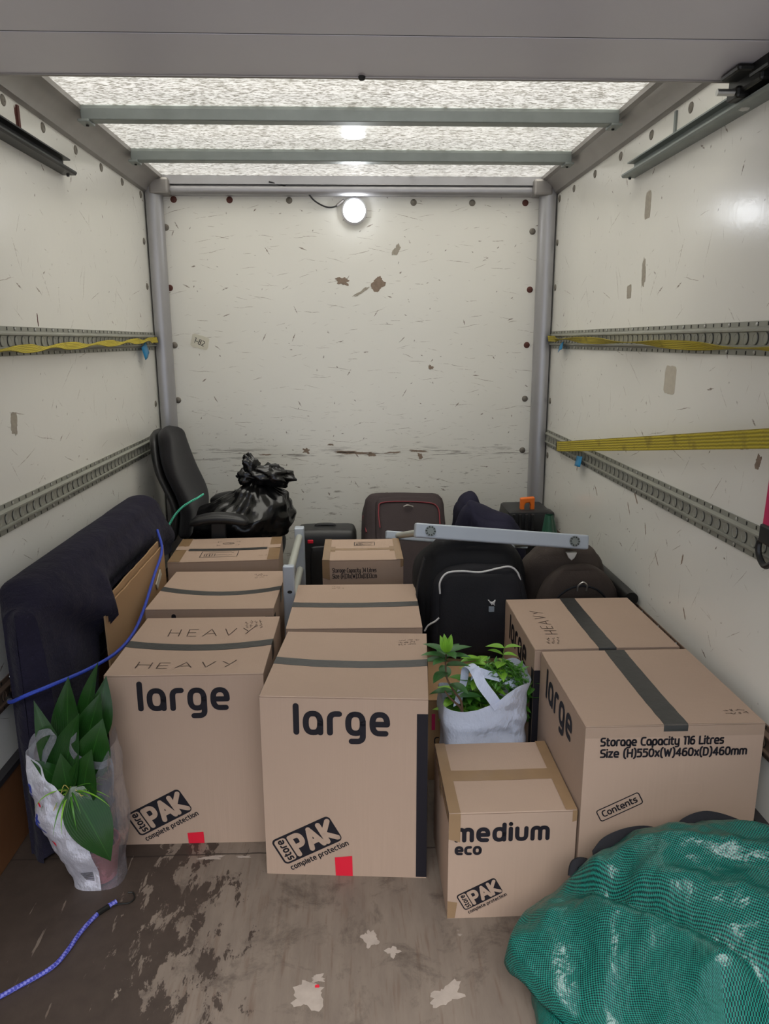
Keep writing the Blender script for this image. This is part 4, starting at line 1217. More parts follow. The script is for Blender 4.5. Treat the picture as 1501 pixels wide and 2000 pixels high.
# blue elastic cord across the blanket
t = thing('elastic_cord', 'royal blue elastic cord stretched over the navy blanket, hooked to the low left rail', 'bungee cord', (-1.0, 2.0, .48))
cp = [(-.995, 1.995, .505), (-.955, 1.925, .530), (-.90, 1.905, .560), (-.85, 1.955, .565), (-.800, 2.10, .545), (-.768, 2.25, .53), (-.764, 2.42, .525), (-.775, 2.60, .545), (-.790, 2.82, .605), (-.795, 2.98, .665), (-.84, 3.10, .72)]
b = B(); b.tube(catmull(cp, 8), .0055, 8); b.build('cord', 'rope_blue2', t, smooth=True)
b = B(); b.tube(catmull([(-.990, 1.985, .507), (-1.005, 2.02, .497), (-1.02, 2.05, .485), (-1.034, 2.085, .478), (-1.042, 2.10, .460), (-1.036, 2.092, .446)], 6), .0045, 8)
b.build('hook', 'black', t, smooth=True)
b = B(); b.tube([(-.968, 1.945, .523), (-.998, 1.998, .503)], .0085, 8); b.build('cord_crimp', 'black', t, smooth=True)

# ------------------------------------------------------------------ office chair, black bag on its seat, green cord
t = thing('office_chair', 'black upholstered office chair with tall backrest at the left rear corner', 'chair', (-.70, 3.77, 0))
def back_shape(off, y0, y1, thick, z0=.54, z1=1.085):
    def f(u, v):
        # v around the section (closed), u up the height
        z = lerp(z0, z1, u)
        half = (y1 - y0) / 2 * (1 - .30 * smoothstep(.55, 1, u) ** 1.5) * (1 if u < .97 else .93)
        rnd = sqrt(max(0, 1 - max(0, (u - .90) / .10) ** 2)) if u > .90 else 1
        rnd *= sqrt(max(.02, 1 - max(0, (.06 - u) / .06) ** 2)) if u < .06 else 1
        a = 2 * pi * v
        c_, s_ = cos(a), sin(a)
        yy = half * math.copysign(abs(c_) ** .5, c_) * (.35 + .65 * rnd)
        xx = thick / 2 * math.copysign(abs(s_) ** .7, s_) * max(.05, rnd)
        lum = .055 * math.exp(-((z - .70) / .15) ** 2) - .065 * (z - .56) / .57
        wing = .03 * (yy / max(.01, half)) ** 2
        return (-.885 + lum + xx + wing + off, (y0 + y1) / 2 + yy, z)
    return f
b = B(); b.grid(back_shape(0, 3.545, 4.02, .075), 40, 28); b.build('backrest', 'fabric_blk', t, smooth=True, angle=180)
b = B(); b.grid(back_shape(-.056, 3.535, 4.03, .042, .53, 1.07), 34, 24); b.build('back_shell', 'black', t, smooth=True, angle=180)
b = B(); soft_box(b, (-.62, 3.78, .44), (.47, .46, .09), .04, 10, .012); b.build('seat', 'fabric_blk', t, smooth=True)
for y in (3.515, 4.04):
    b = B(); soft_box(b, (-.655, y, .672), (.27, .085, .042), .02, 10, .006, fn=lambda p: p + Vector((0, 0, -.02 * (p.x / .13) ** 2))); a = b.build('armrest', 'black', t, smooth=True)
    b = B(); b.box((-.66, y, .545), (.07, .03, .22)); b.box((-.62, y + (.05 if y < 3.8 else -.05), .435), (.07, .12, .022)); b.build('arm_bracket', 'black', a, bevel=.006)
b = B(); b.tube([(-.86, 3.78, .62), (-.88, 3.78, .44), (-.80, 3.78, .395), (-.62, 3.78, .39)], .022, 8); b.build('back_bar', 'black', t, smooth=True)
b = B(); b.lathe([(.05, .397), (.05, .385), (.028, .38), (.028, .12), (.045, .11), (.045, .06)], (-.62, 3.78, 0), 16); b.build('gas_column', 'black', t, smooth=True)
for k in range(5):
    a = 2 * pi * k / 5 + .3
    b = B(); b.tube([(-.62, 3.78, .10), (-.62 + .26 * cos(a), 3.78 + .26 * sin(a), .07)], [.026, .016], 8); l = b.build('base_arm', 'black', t, smooth=True)
    b = B(); b.lathe([(.012, -.014), (.026, -.012), (.026, .012), (.012, .014)], (-.62 + .26 * cos(a), 3.78 + .26 * sin(a), .027), 14, 'X'); b.build('castor', 'wheel', l, smooth=True)

# bin bag
t = thing('refuse_sack', 'shiny black polythene sack with twisted neck on the office chair seat', 'bin bag', (-.53, 3.78, .52))
SB = Vector((-.555, 3.79, .492))
def sack(u, v):
    a = 2 * pi * v
    prof = [(0, .02), (.12, .03), (.20, .05), (.235, .10), (.235, .16), (.20, .215), (.15, .255), (.10, .285), (.055, .31), (.035, .33)]
    k = u * (len(prof) - 1); i = min(len(prof) - 2, int(k)); f = k - i
    r = lerp(prof[i][0], prof[i + 1][0], f); z = lerp(prof[i][1], prof[i + 1][1], f) - .02
    sx = 1.0 - .10 * sin(a)
    cx = .055 * smoothstep(.05, .33, z)
    pl = 1 + .09 * sin(a * 17 + 2 * sin(a * 3)) * smoothstep(.13, .30, z) + .03 * sin(a * 9 + 1) * smoothstep(.05, .2, z)
    p = Vector((cos(a) * r * .98 * pl + cx - (.15 if cos(a) < 0 else 0) * abs(cos(a)) * smoothstep(.24, .05, z), sin(a) * r * .80 * pl, z))
    q = noise.noise(p * 9 + Vector((3, 1, 2))) * .03 + noise.noise(p * 24) * .012
    p += Vector((cos(a), sin(a), .2)) * q * smoothstep(0, .05, z)
    p.z = max(0.001, p.z)
    return SB + p
b = B(); b.grid(sack, 44, 110); o = b.build('sack_body', 'poly', t, smooth=True, angle=180)
def puffs(c, rx, ry, rz, seed, tilt, lobes):
    c = Vector(c); R_ = rotm(0, tilt, 0)
    def f(u, v):
        th = pi * u; a = 2 * pi * v
        d = Vector((sin(th) * cos(a), sin(th) * sin(a), cos(th)))
        k = 1 + .32 * noise.noise(d * 2.2 + Vector((seed, 0, 0))) + .16 * noise.noise(d * 5 + Vector((seed, 3, 0))) + .10 * sin(a * lobes + seed)
        return c + R_ @ Vector((d.x * rx * k, d.y * ry * k, d.z * rz * k))
    return f
b = B()
b.grid(puffs((-.425, 3.76, .835), .105, .07, .052, 1.3, .15, 5), 26, 48)
b.grid(puffs((-.54, 3.78, .828), .062, .05, .045, 4.1, -.2, 4), 22, 40)
b.grid(puffs((-.525, 3.77, .880), .040, .035, .065, 7.7, -.35, 3), 22, 40)
b.build('twisted_neck', 'poly', t, smooth=True, angle=180)
# green cord round the backrest
t = tag(None or bpy.data.objects.new('tmp', None), 'x')
bpy.data.objects.remove(t)
b = B(); b.tube(catmull([(-.905, 3.46, .595), (-.89, 3.475, .64), (-.865, 3.487, .685), (-.83, 3.497, .725), (-.79, 3.51, .752), (-.755, 3.535, .768), (-.742, 3.60, .772)], 8), .0055, 8)
o = b.build('elastic_cord', 'rope_green', loc=(-.85, 3.49, .70), smooth=True)
tag(o, 'green elastic cord tied round the office chair backrest', 'bungee cord')

# ------------------------------------------------------------------ grey bed frame ends
def post(b, p0, p1, wv, dv, w, d):
    p0, p1, wv, dv = Vector(p0), Vector(p1), Vector(wv).normalized(), Vector(dv).normalized()
    vs = [p + wv * (sx * w / 2) + dv * (sy * d / 2) for p in (p0, p1) for sx, sy in ((-1, -1), (1, -1), (1, 1), (-1, 1))]
    b.add(vs, [(3, 2, 1, 0), (4, 5, 6, 7), (0, 1, 5, 4), (1, 2, 6, 5), (2, 3, 7, 6), (3, 0, 4, 7)])
t = thing('bed_end_frame', 'grey tubular frame standing upright in the gap between the box columns', 'bed frame', (-.255, 3.04, 0))
for y, x, h in ((2.73, -.254, .668), (3.33, -.256, .668)):
    b = B(); post(b, (x, y, 0), (x, y, h), (1, 0, 0), (0, 1, 0), .044, .03 if y < 3 else .05); p = b.build('post', 'bed', t, bevel=.006, seg=3)
    if y < 3:
        b = B(); b.lathe([(.0001, .0008), (.0075, .0006), (.008, 0)], (x + .003, y - .015, .565), 12, 'Y', 1.2, .8); b.build('bolt_hole', 'slot', p)
for z in (.625, .47):
    b = B(); b.tube([(-.254, 2.742, z), (-.256, 3.31, z)], .016, 12); b.build('rail', 'bedrail', t, smooth=True)
t = thing('bed_end_frame', 'grey bar frame with two round caps lying across the black backpack', 'bed frame', (.55, 2.75, .77))
P1, P2 = Vector((.228, 2.73, .800)), Vector((.896, 2.73, .742))
ax = (P2 - P1).normalized(); DV = Vector((-.085, .62, -.180)); dv = DV.normalized(); wv = ax.cross(dv).normalized()
b = B(); post(b, P1, P2, wv, dv, .056, .034); fb_ = b.build('post', 'bed', t, bevel=.007, seg=3)
b = B(); post(b, P1 + DV, P2 + DV, wv, dv, .040, .034); b.build('post', 'bed', t, bevel=.006, seg=3)
for f in (.085, .915):
    c = P1.lerp(P2, f) - dv * .0172
    X_ = ax; Z_ = wv
    b = B()
    for r0, r1, h in ((.0, .0135, .004), (.0165, .0200, .004), (.0135, .0165, .0012)):
        n = 28; vs = []
        for r in (r0, r1):
            for k in range(n):
                a = 2 * pi * k / n; vs.append(c + X_ * cos(a) * r + Z_ * sin(a) * r - dv * h)
        b.add(vs, [(k, (k + 1) % n, n + (k + 1) % n, n + k) for k in range(n)])
        vs2 = [c + X_ * cos(2 * pi * k / n) * r1 + Z_ * sin(2 * pi * k / n) * r1 for k in range(n)]
        b.add(vs[n:] + vs2, [(k, (k + 1) % n, n + (k + 1) % n, n + k) for k in range(n)])
    b.cur = 1
    for k in range(10):
        a = 2 * pi * k / 10
        e1 = X_ * cos(a) + Z_ * sin(a); e2 = -X_ * sin(a) + Z_ * cos(a)
        b.add([c + e1 * q + e2 * w_ - dv * .0045 for q, w_ in ((.0125, -.0012), (.0195, -.0016), (.0195, .0016), (.0125, .0012))], [(0, 1, 2, 3)])
    b.build('round_cap', ['zinc', 'slot'], fb_)
    b = B(); s0 = P1.lerp(P2, f); b.tube([s0 + dv * .012, s0 + DV - dv * .012], .0145, 12); b.build('rail', 'bedrail', t, smooth=True)

# ------------------------------------------------------------------ luggage
# backpack on the shaded carton
t = thing('backpack', 'large black backpack with curved white piping, under the grey bar', 'backpack', (.43, 2.78, .307))
def arch(hw, k):
    def f(p):
        z = p.z
        s = 1 - k * smoothstep(.02, .26, z) ** 2
        return Vector((p.x * s, p.y + .04 * smoothstep(-.1, .25, z), z - .45 * max(0, p.y + .02) * smoothstep(.08, .22, z)))
    return f
b = B(); soft_box(b, (.455, 2.80, .532), (.41, .22, .43), .07, 20, .02, .016, 6, None, arch(.22, .30), 1.0); b.build('main_body', 'nylon2', t, smooth=True)
b = B(); soft_box(b, (.475, 2.665, .486), (.350, .10, .342), .05, 20, .014, .010, 7, None, lambda p: Vector((p.x * (1 - .12 * smoothstep(.0, .2, p.z) ** 2), p.y + .04 * smoothstep(-.05, .2, p.z), p.z)), 2.0); fp = b.build('front_pocket', 'nylon', t, smooth=True)
b = B(); b.tube(catmull([(.318, 2.640, .575), (.318, 2.643, .62), (.345, 2.652, .652), (.40, 2.650, .659), (.47, 2.648, .655), (.54, 2.656, .667), (.585, 2.668, .668), (.615, 2.672, .645), (.632, 2.672, .60)], 8), .0036, 8); b.build('piping', 'whitepipe', fp, smooth=True)
b = B(); b.tube(catmull([(.262, 2.645, .425), (.275, 2.638, .45), (.30, 2.632, .468), (.315, 2.632, .482)], 6), .0034, 8); b.build('piping', 'whitepipe', t, smooth=True)
PL = lambda p, q: Vector((.507 + p, 2.5985, .533 + q))
b = B(); b.prism([(-.010, -.014), (.010, -.014), (.010, .006), (-.010, .006)], lambda p, q, s: PL(p, q - .004) + Vector((0, -s, 0)), -.006, .002); b.build('woven_patch', 'patch', fp, bevel=.001)
b = B()
cat = [(-.014, .028), (-.009, .027), (-.006, .0215), (.001, .019), (.007, .0215), (.0135, .028), (.0125, .022), (.0105, .0165), (.0095, .0115), (.0125, .0075), (.0095, .0072), (.0065, .011), (.003, .0125), (-.001, .009), (-.002, .0125), (-.006, .0165), (-.0105, .0235)]
b.prism(cat, lambda p, q, s: PL(p, q) + Vector((0, -s, 0)), -.006, .002); b.build('emblem', 'whitepipe', fp)
b = B(); b.tube(catmull([(.365, 2.80, .765), (.39, 2.785, .787), (.43, 2.78, .789), (.46, 2.79, .765)], 6), .009, 8, .6); b.build('grab_handle', 'nylon', t, smooth=True)
b = B(); b.ribbon(catmull([(.262, 2.69, .70), (.235, 2.66, .60), (.232, 2.65, .48), (.25, 2.66, .36)], 6), (0, 1, 0), .045, .004); b.build('side_strap', 'nylon', t)
# brown soft case
t = thing('soft_suitcase', 'dark brown soft suitcase with arched pocket and metal handle ring, against the right wall', 'suitcase', (.85, 2.83, 0))
b = B(); soft_box(b, (.842, 2.865, .355), (.325, .25, .70), .095, 20, .015, .010, 5, None, lambda p: Vector((p.x * (1 - .08 * smoothstep(.16, .36, p.z)), p.y, p.z - .3 * max(0, p.y + .04) * smoothstep(.2, .35, p.z))), 3.0); b.build('main_body', 'brownbag', t, smooth=True)
b = B(); soft_box(b, (.868, 2.715, .345), (.325, .07, .60), .034, 22, .012, .004, 6, None, lambda p: Vector((p.x * (sqrt(max(.12, 1 - (max(0, p.z - .12) / .20) ** 2))), p.y + .02 * smoothstep(.1, .3, p.z), p.z)), 4.0); fp = b.build('front_pocket', 'brownbag', t, smooth=True)
arc_pts = [(.868 + .115 * cos(a), 2.675, .47 + .115 * sin(a)) for a in [radians(q) for q in range(0, 181, 15)]]
b = B(); b.tube([(.983, 2.672, .30)] + arc_pts + [(.753, 2.672, .30)], .0045, 8); b.build('zip_line', 'nylon', fp, smooth=True)
b = B(); b.tube(catmull([(.850, 2.676, .565), (.851, 2.668, .588), (.868, 2.664, .603), (.885, 2.668, .588), (.886, 2.676, .565)], 6), .0032, 8); b.build('handle_ring', 'bright', fp, smooth=True)
b = B(); b.prism([(-.022, .016), (.022, .016), (.012, -.006), (0, -.016), (-.012, -.006)], lambda p, q, s: (.838 + p, 2.733 - s + .08 * (q), .686 + q), -.01, .004); b.build('emblem', 'bright', t, bevel=.002)
# maroon suitcase
t = thing('suitcase', 'charcoal suitcase with thin dark red piping, leaning at the rear wall', 'suitcase', (.27, 3.8, 0))
m = rotm(radians(-34), radians(2), radians(5))
b = B(); soft_box(b, (.265, 3.84, .372), (.43, .25, .66), .055, 18, .012, .006, 5, m, None, 5.0); b.build('main_body', 'maroon', t, smooth=True)
b = B(); soft_box(b, Vector((.265, 3.84, .372)) + m @ Vector((.02, -.125, .02)), (.36, .07, .52), .03, 16, .010, .003, 5, m, None, 6.0); fp = b.build('front_pocket', 'maroon', t, smooth=True)
OF = Vector((.265, 3.84, .372))
for z in (.20, .235):
    pass
b = B(); b.tube([OF + m @ Vector(p) for p in catmull([(-.15, -.172, .10), (-.152, -.166, .20), (-.12, -.166, .245), (.10, -.166, .245), (.165, -.168, .215), (.17, -.170, .12)], 6)], .0035, 6); b.build('piping', 'redpipe', fp, smooth=True)
b = B(); b.tube([OF + m @ Vector(p) for p in catmull([(-.214, -.10, .10), (-.219, -.03, .22), (-.219, .05, .10)], 6)], .0035, 6); b.build('piping', 'redpipe', t, smooth=True)
b = B(); b.tube([OF + m @ Vector(p) for p in catmull([(-.02, -.178, .215), (.0, -.186, .220), (.03, -.178, .215)], 5)], .005, 6); b.build('zip_pull', 'alu_dark', fp, smooth=True)
for sx in (-1, 1):
    b = B(); b.lathe([(.02, -.014), (.03, -.012), (.03, .012), (.02, .014)], (.265 + sx * .15, 3.60, .031), 14, 'X'); b.build('castor', 'wheel', t, smooth=True)
# black hard case
t = thing('hard_case', 'black case with a red label, behind the grey upright frame', 'suitcase', (-.13, 3.86, 0))
b = B(); soft_box(b, (-.155, 3.88, .265), (.32, .20, .53), .035, 12, .006, .003, 5); b.build('shell', 'black', t, smooth=True)
b = B(); soft_box(b, (-.12, 3.775, .24), (.23, .03, .42), .014, 10, .004); b.build('front_panel', 'black', t, smooth=True)
b = B(); b.box((-.235, 3.779, .475), (.03, .012, .020)); b.build('red_label', 'red', t, bevel=.004)
b = B(); b.tube(catmull([(-.21, 3.88, .524), (-.20, 3.88, .540), (-.12, 3.88, .540), (-.11, 3.88, .524)], 5), .010, 8); b.build('carry_handle', 'black', t, smooth=True)
# navy bags between
b = B(); soft_box(b, (.63, 3.97, .335), (.22, .26, .66), .10, 18, .02, .05, 5, rotm(0, .06, .1), lambda p: Vector((p.x * (1 - .45 * smoothstep(.05, .34, p.z)) - .03 * smoothstep(.1, .3, p.z), p.y, p.z)), 8.0)
tag(b.build('cloth_bag', 'navycloth', loc=(.6, 3.93, 0), smooth=True), 'slumped navy cloth bag right of the maroon-piped suitcase', 'bag')
b = B(); soft_box(b, (.67, 3.59, .335), (.30, .28, .665), .11, 20, .02, .06, 6, None, lambda p: Vector((p.x, p.y, p.z + (.06 * math.exp(-((p.x + .12) / .05) ** 2) - .03 * (p.x / .2)) * smoothstep(0, .28, p.z))), 9.0)
tag(b.build('cloth_bag', 'navycloth', loc=(.67, 3.59, 0), smooth=True), 'dark navy cloth bag with a peaked top just above the grey bar', 'bag')
# black case with orange handle
t = thing('tool_case', 'black equipment case with an orange handle in the rear right corner', 'tool case', (.90, 3.86, 0))
b = B(); soft_box(b, (.92, 3.88, .315), (.24, .26, .63), .025, 10, .0, .0); sh = b.build('shell', 'black', t, smooth=True)
b = B()
for k in range(5): b.box((.845 + .033 * k - .05, 3.735, .575), (.016, .014, .09))
b.box((.91, 3.736, .50), (.24, .012, .02)); b.build('ribs', 'black', sh, bevel=.004)
b = B(); b.box((1.025, 3.80, .60), (.05, .10, .05)); b.build('corner_guard', 'black', sh, bevel=.015)
b = B()
pl = [(-.037, -.02), (-.037, .046), (.037, .052), (.037, -.016), (.017, -.016), (.017, .010), (.010, .024), (-.010, .022), (-.017, .008), (-.017, -.02)]
b.prism(pl, lambda p, q, s: (.915 + p, 3.82 + s, .642 + q), -.018, .018); b.build('handle', 'orange', t, bevel=.005)
# green sheet
def gsheet(u, v):
    p = Vector((.835 + .20 * (u - .5), 3.30 + .22 * (v - .5), .02))
    r = sqrt(((u - .45) * 2) ** 2 + ((v - .5) * 2) ** 2)
    p.z = .60 * max(0, 1 - .55 * r ** 1.6) + .03 * noise.noise(Vector((u * 5, v * 5, 2))) + .03 * sin(u * 9)
    return p
b = B()
def gb(u, v):
    a = 2 * pi * v
    rad = lerp(.125, .02, u ** 1.3) * (1 + .22 * sin(a * 3 + 1) * u + .15 * noise.noise(Vector((cos(a) * 2, sin(a) * 2, u * 3))))
    return (.905 + cos(a) * rad * .75 - .03 * u, 3.22 + sin(a) * rad, .002 + .735 * u ** .8)
b.grid(gb, 24, 40)
tag(b.build('tarpaulin_bag', 'greencloth', loc=(.925, 3.34, 0), smooth=True, angle=50), 'peaked dark green tarpaulin bag just above the right end of the grey bar', 'bag')
# dark pole on the low rail
t = thing('metal_pole', 'short black pole lying on the low right rail behind the brown suitcase', 'pole', (1.045, 2.8, .55))
b = B(); b.tube([(1.042, 2.62, .5475), (1.042, 3.02, .5475)], .0265, 16); b.build('tube', 'steelblk', t, smooth=True)
b = B(); b.tube([(1.042, 3.0, .5475), (1.042, 3.05, .5475)], .0268, 16); b.build('end_collar', 'black', t, smooth=True)

# ------------------------------------------------------------------ straps on the walls
def strap(label, pts, rolls, w, loc, group=None, hookpt=None, sx=1):
    t = thing('ratchet_strap', label, 'strap', loc, 0, group)
    P = catmull(pts, 14); n = len(P)
    wd = []
    for i, p in enumerate(P):
        f = i / (n - 1)
        tng = (P[min(i + 1, n - 1)] - P[max(i - 1, 0)]).normalized()
        a = rolls(f)
        up = Vector((0, 0, 1)); up = (up - tng * up.dot(tng)).normalized(); sd = tng.cross(up).normalized()
        wd.append(up * cos(a) + sd * sin(a))
    b = B(); b.ribbon(P, wd, w, .0024, 40); b.build('webbing', 'strap', t, smooth=True, angle=50)
    h = Vector(hookpt)
    b = B(); b.box(h, (.012, .03, .034)); b.tube([h + Vector((0, -.012, 0)), h + Vector((-sx * .005, .01, 0)), h + Vector((-sx * .008, .02, -.012))], .004, 6)
    b.build('end_fitting', 'steelblk', t, bevel=.002)
    return t
strap('twisted yellow strap along the upper rail of the left wall', [(-1.022, 4.03, 1.512), (-1.02, 3.8, 1.508), (-1.02, 3.3, 1.497), (-1.02, 2.7, 1.487), (-1.02, 2.2, 1.478), (-1.02, 1.5, 1.468), (-1.02, .6, 1.455)], lambda f: .25 + 1.25 * sin(f * 26 + .4) ** 2 * (1 if f > .08 else 0), .028, (-1.02, 3, 1.49), None, (-1.036, 4.05, 1.512), 1)
strap('twisted yellow strap along the upper rail of the right wall', [(1.042, 4.03, 1.512), (1.040, 3.6, 1.506), (1.040, 3.0, 1.497), (1.040, 2.4, 1.487), (1.040, 1.9, 1.479), (1.040, 1.4, 1.470), (1.040, .6, 1.458)], lambda f: .25 + 1.25 * sin(f * 12 + .2) ** 2 * (1 if f > .06 else 0), .030, (1.04, 3, 1.49), None, (1.056, 4.05, 1.512), -1)
strap('taut flat yellow strap hooked in the middle right rail, stretched towards the shutter', [(1.052, 3.79, .968), (1.035, 3.62, .990), (1.03, 3.2, 1.053), (1.025, 2.6, 1.142), (1.02, 2.0, 1.232), (1.015, 1.5, 1.307), (1.01, .6, 1.442)], lambda f: 0.0, .050, (1.03, 3, 1.05), None, (1.058, 3.80, .966), -1)
def flag(label, plane, y, z, w, h, ang):
    b = B(); x = XL + .02 if plane == 'l' else XR - .02; s_ = 1 if plane == 'l' else -1
    def f(u, v):
        p, q = (u - .5) * w, -v * h
        return (x + s_ * (.004 + .010 * v + .004 * sin(u * 5)), y + p * cos(ang) - q * sin(ang), z + p * sin(ang) + q * cos(ang))
    b.grid(f, 4, 5)
    tag(b.build('tape_flag', 'blue_tape', loc=(x, y, z - h / 2), smooth=True, solid=.0008), label, 'tape tag')
flag('blue tape tag hanging below the upper left rail', 'l', 3.80, 1.492, .10, .065, .35)
flag('small blue tape tag hanging below the upper right rail', 'r', 3.80, 1.488, .085, .038, -.2)
flag('square blue tape tag below the taut yellow strap', 'r', 3.40, .975, .10, .048, -.1)
# pink strap and black hook at the right edge of the view
t = thing('hook_strap', 'pink webbing strap with a black hook hanging from the upper right rail', 'strap', (1.03, 1.80, 1.2))
b = B(); b.ribbon(catmull([(1.05, 1.765, 1.46), (1.046, 1.767, 1.3), (1.045, 1.77, 1.15), (1.045, 1.775, 1.045)], 6), (0, 1, 0), .05, .003); b.build('webbing', 'pink', t)
b = B(); b.box((1.045, 1.775, 1.02), (.016, .06, .05)); b.build('buckle', 'black', t, bevel=.006)
b = B(); b.tube(catmull([(1.045, 1.75, 1.00), (1.045, 1.803, 1.00), (1.045, 1.807, .965), (1.045, 1.775, .94), (1.045, 1.74, .955)], 6), .008, 8); b.build('hook', 'black', t, smooth=True)

# writing on the aged label
b = B(); ls, L = text_lines('1-82', .18)
strokes(b, xform(ls, .030, -.862, 1.500, -.42), .0034, lambda p, q: Vector((p, YB - .0016, q)), .008)
b.build('handwriting', 'ink', lab)

# ------------------------------------------------------------------ white carrier bag with cut plants
t = thing('carrier_bag', 'white plastic carrier bag full of green plants behind the medium eco box', 'bag', (.40, 2.16, 0))
BC = Vector((.402, 2.165, 0))
def bag_pt(u, v, scale=1.0):
    """u: height 0..1, v: round the section"""
    a = 2 * pi * v
    c_, s_ = cos(a), sin(a)
    hw = lerp(.125, .140, u); hd = lerp(.075, .085, u)
    x = hw * math.copysign(abs(c_) ** .45, c_); y = hd * math.copysign(abs(s_) ** .45, s_)
    rim = .395 + .075 * smoothstep(-.02, .14, x) + .012 * sin(x * 22) + (.0 if s_ < 0 else .02)
    z = rim * u
    p = Vector((x, y, z))
    q = .012 * noise.noise(p * 10 + Vector((1, 2, 3))) + .010 * noise.noise(Vector((p.x * 9 + p.z * 22, p.y * 9, p.z * 6 - p.x * 12)))
    p += Vector((c_, s_, 0)) * q * smoothstep(0, .15, u)
    p.x = max(-.147, min(.147, p.x))
    return BC + p * scale if scale != 1 else BC + p
b = B(); b.grid(bag_pt, 40, 110)
b.add([bag_pt(0, k / 40) + Vector((0, 0, .0005)) for k in range(40)], [tuple(range(40))[::-1]])
bag = b.build('bag_body', 'wbag', t, smooth=True, angle=180)
b = B()
HF = catmull([(.438, 2.078, .400), (.415, 2.075, .435), (.385, 2.085, .475), (.368, 2.105, .510), (.352, 2.125, .520), (.343, 2.14, .505), (.338, 2.14, .46), (.325, 2.13, .42), (.315, 2.11, .395)], 6)
b.ribbon(HF, [Vector((.75, .3, .45)) if i < len(HF) * .4 else Vector((.8, .5, .1)) for i in range(len(HF))], .034, .001)
b.build('carrying_handle', 'wbag', t, smooth=True)
b = B()
HB = catmull([(.515, 2.135, .425), (.49, 2.125, .455), (.45, 2.12, .478), (.41, 2.12, .490), (.378, 2.125, .498), (.362, 2.14, .475)], 6)
b.ribbon(HB, Vector((.2, .5, .7)), .026, .001); b.build('carrying_handle', 'wbag', t, smooth=True)
def twig_leaves(root, rng, start, direc, L, nl, lf, sz, mat, stem_r=.003, stem_mat='gstem', bend=.3, name='sprig', pairs=False):
    d = Vector(direc).normalized(); p = Vector(start); pts = [p.copy()]
    side = d.cross(Vector((0, 1, 0))).normalized()
    for k in range(6):
        d = (d + Vector((rng.uniform(-.1, .1), rng.uniform(-.1, .1), -bend * .08))).normalized(); p = p + d * L / 6; pts.append(p.copy())
    b = B(); b.cur = 0; b.tube(catmull(pts, 3), [stem_r * (1 - .6 * i / 18) for i in range(19)], 6)
    b.cur = 1
    for k in range(nl):
        f = .25 + .75 * (k + .5) / nl
        q = pts[min(5, int(f * 6))].lerp(pts[min(6, int(f * 6) + 1)], f * 6 - int(f * 6))
        a = k * 2.4 + rng.uniform(-.3, .3)
        for s_ in ((0, pi) if pairs else (0,)):
            dd = Vector((cos(a + s_), sin(a + s_) * .8, rng.uniform(.05, .7)))
            b.leaf(q, dd, (0, 0, 1), lf * rng.uniform(.8, 1.15), sz * rng.uniform(.85, 1.15), rng.uniform(.2, .9), .2, 1.5, 7)
    return b.build(name, [stem_mat, mat], root, smooth=True, angle=60)
rng = random.Random(11)
pl = thing('cut_plants', 'bright green leafy plants spilling out of the white carrier bag', 'plant', (.42, 2.17, .05))
for k in range(16):
    x = rng.uniform(.31, .52); y = rng.uniform(2.155, 2.20)
    z0 = .25
    L = rng.uniform(.17, .275) - (.05 if x < .38 else 0)
    twig_leaves(pl, rng, (x, y, z0), (rng.uniform(-.15, .35) * (1 if x > .4 else .4), rng.uniform(-.06, .1), 1), L, rng.randint(9, 13), .062, .040, rng.choice(['leaf_md', 'leaf_lt', 'leaf_md', 'leaf_md']), .002, 'gstem', .4, 'leafy_sprig')
for st_, dr, L in (((.45, 2.15, .38), (.10, 0, 1), .205), ((.42, 2.16, .36), (.02, 0, 1), .15)):
    twig_leaves(pl, rng, st_, dr, L, 6, .062, .034, 'leaf_lt', .002, 'gstem', .3, 'leafy_sprig', True)
# feathery fronds lying over the right side
b = B(); b.cur = 0
for k in range(70):
    p0 = Vector((rng.uniform(.40, .50), rng.uniform(2.12, 2.19), rng.uniform(.44, .50)))
    dx = rng.uniform(.01, .045)
    q = catmull([p0, p0 + Vector((dx * .5, -.01, .02)), p0 + Vector((dx, -.02, rng.uniform(-.02, .01)))], 3)
    b.tube(q, .0008, 4)
    for r_ in range(6):
        c = q[min(len(q) - 1, 1 + r_)]
        b.leaf(c, (rng.uniform(-1, 1), rng.uniform(-1, 1), rng.uniform(-.3, .6)), (0, 0, 1), rng.uniform(.014, .028), .011, .3, .2, 1.5, 3)
b.build('feathery_fronds', 'leaf_md', pl, smooth=True, angle=60)['kind'] = 'stuff'
# shrub cutting with paddle leaves leaning left
tw = thing('shrub_cutting', 'woody cutting with rosette of paddle leaves leaning left from the white carrier bag', 'plant', (.33, 2.11, .3))
b = B(); b.tube(catmull([(.338, 2.12, .30), (.330, 2.10, .37), (.318, 2.085, .402), (.30, 2.07, .425), (.282, 2.062, .447), (.268, 2.056, .47)], 5), [.0052 - .00012 * i for i in range(26)], 7); b.build('lower_twig', 'stem', tw, smooth=True)
b = B(); st_ = catmull([(.330, 2.10, .37), (.322, 2.088, .42), (.300, 2.08, .455), (.277, 2.08, .50), (.272, 2.08, .55), (.274, 2.08, .585)], 5)
b.tube(st_, [.0042 - .00009 * i for i in range(len(st_))], 7); b.build('main_twig', 'stem', tw, smooth=True)
tip = Vector((.274, 2.08, .583))
for k in range(8):
    a = 2 * pi * k / 8 + .2
    b = B(); b.leaf(tip - Vector((0, 0, .012 * (k % 3))), (cos(a), sin(a) * .9, .45), (0, 0, 1), .082, .038, .5, .2, .6, 8); b.build('paddle_leaf', 'leaf_tk', tw, smooth=True, angle=60)
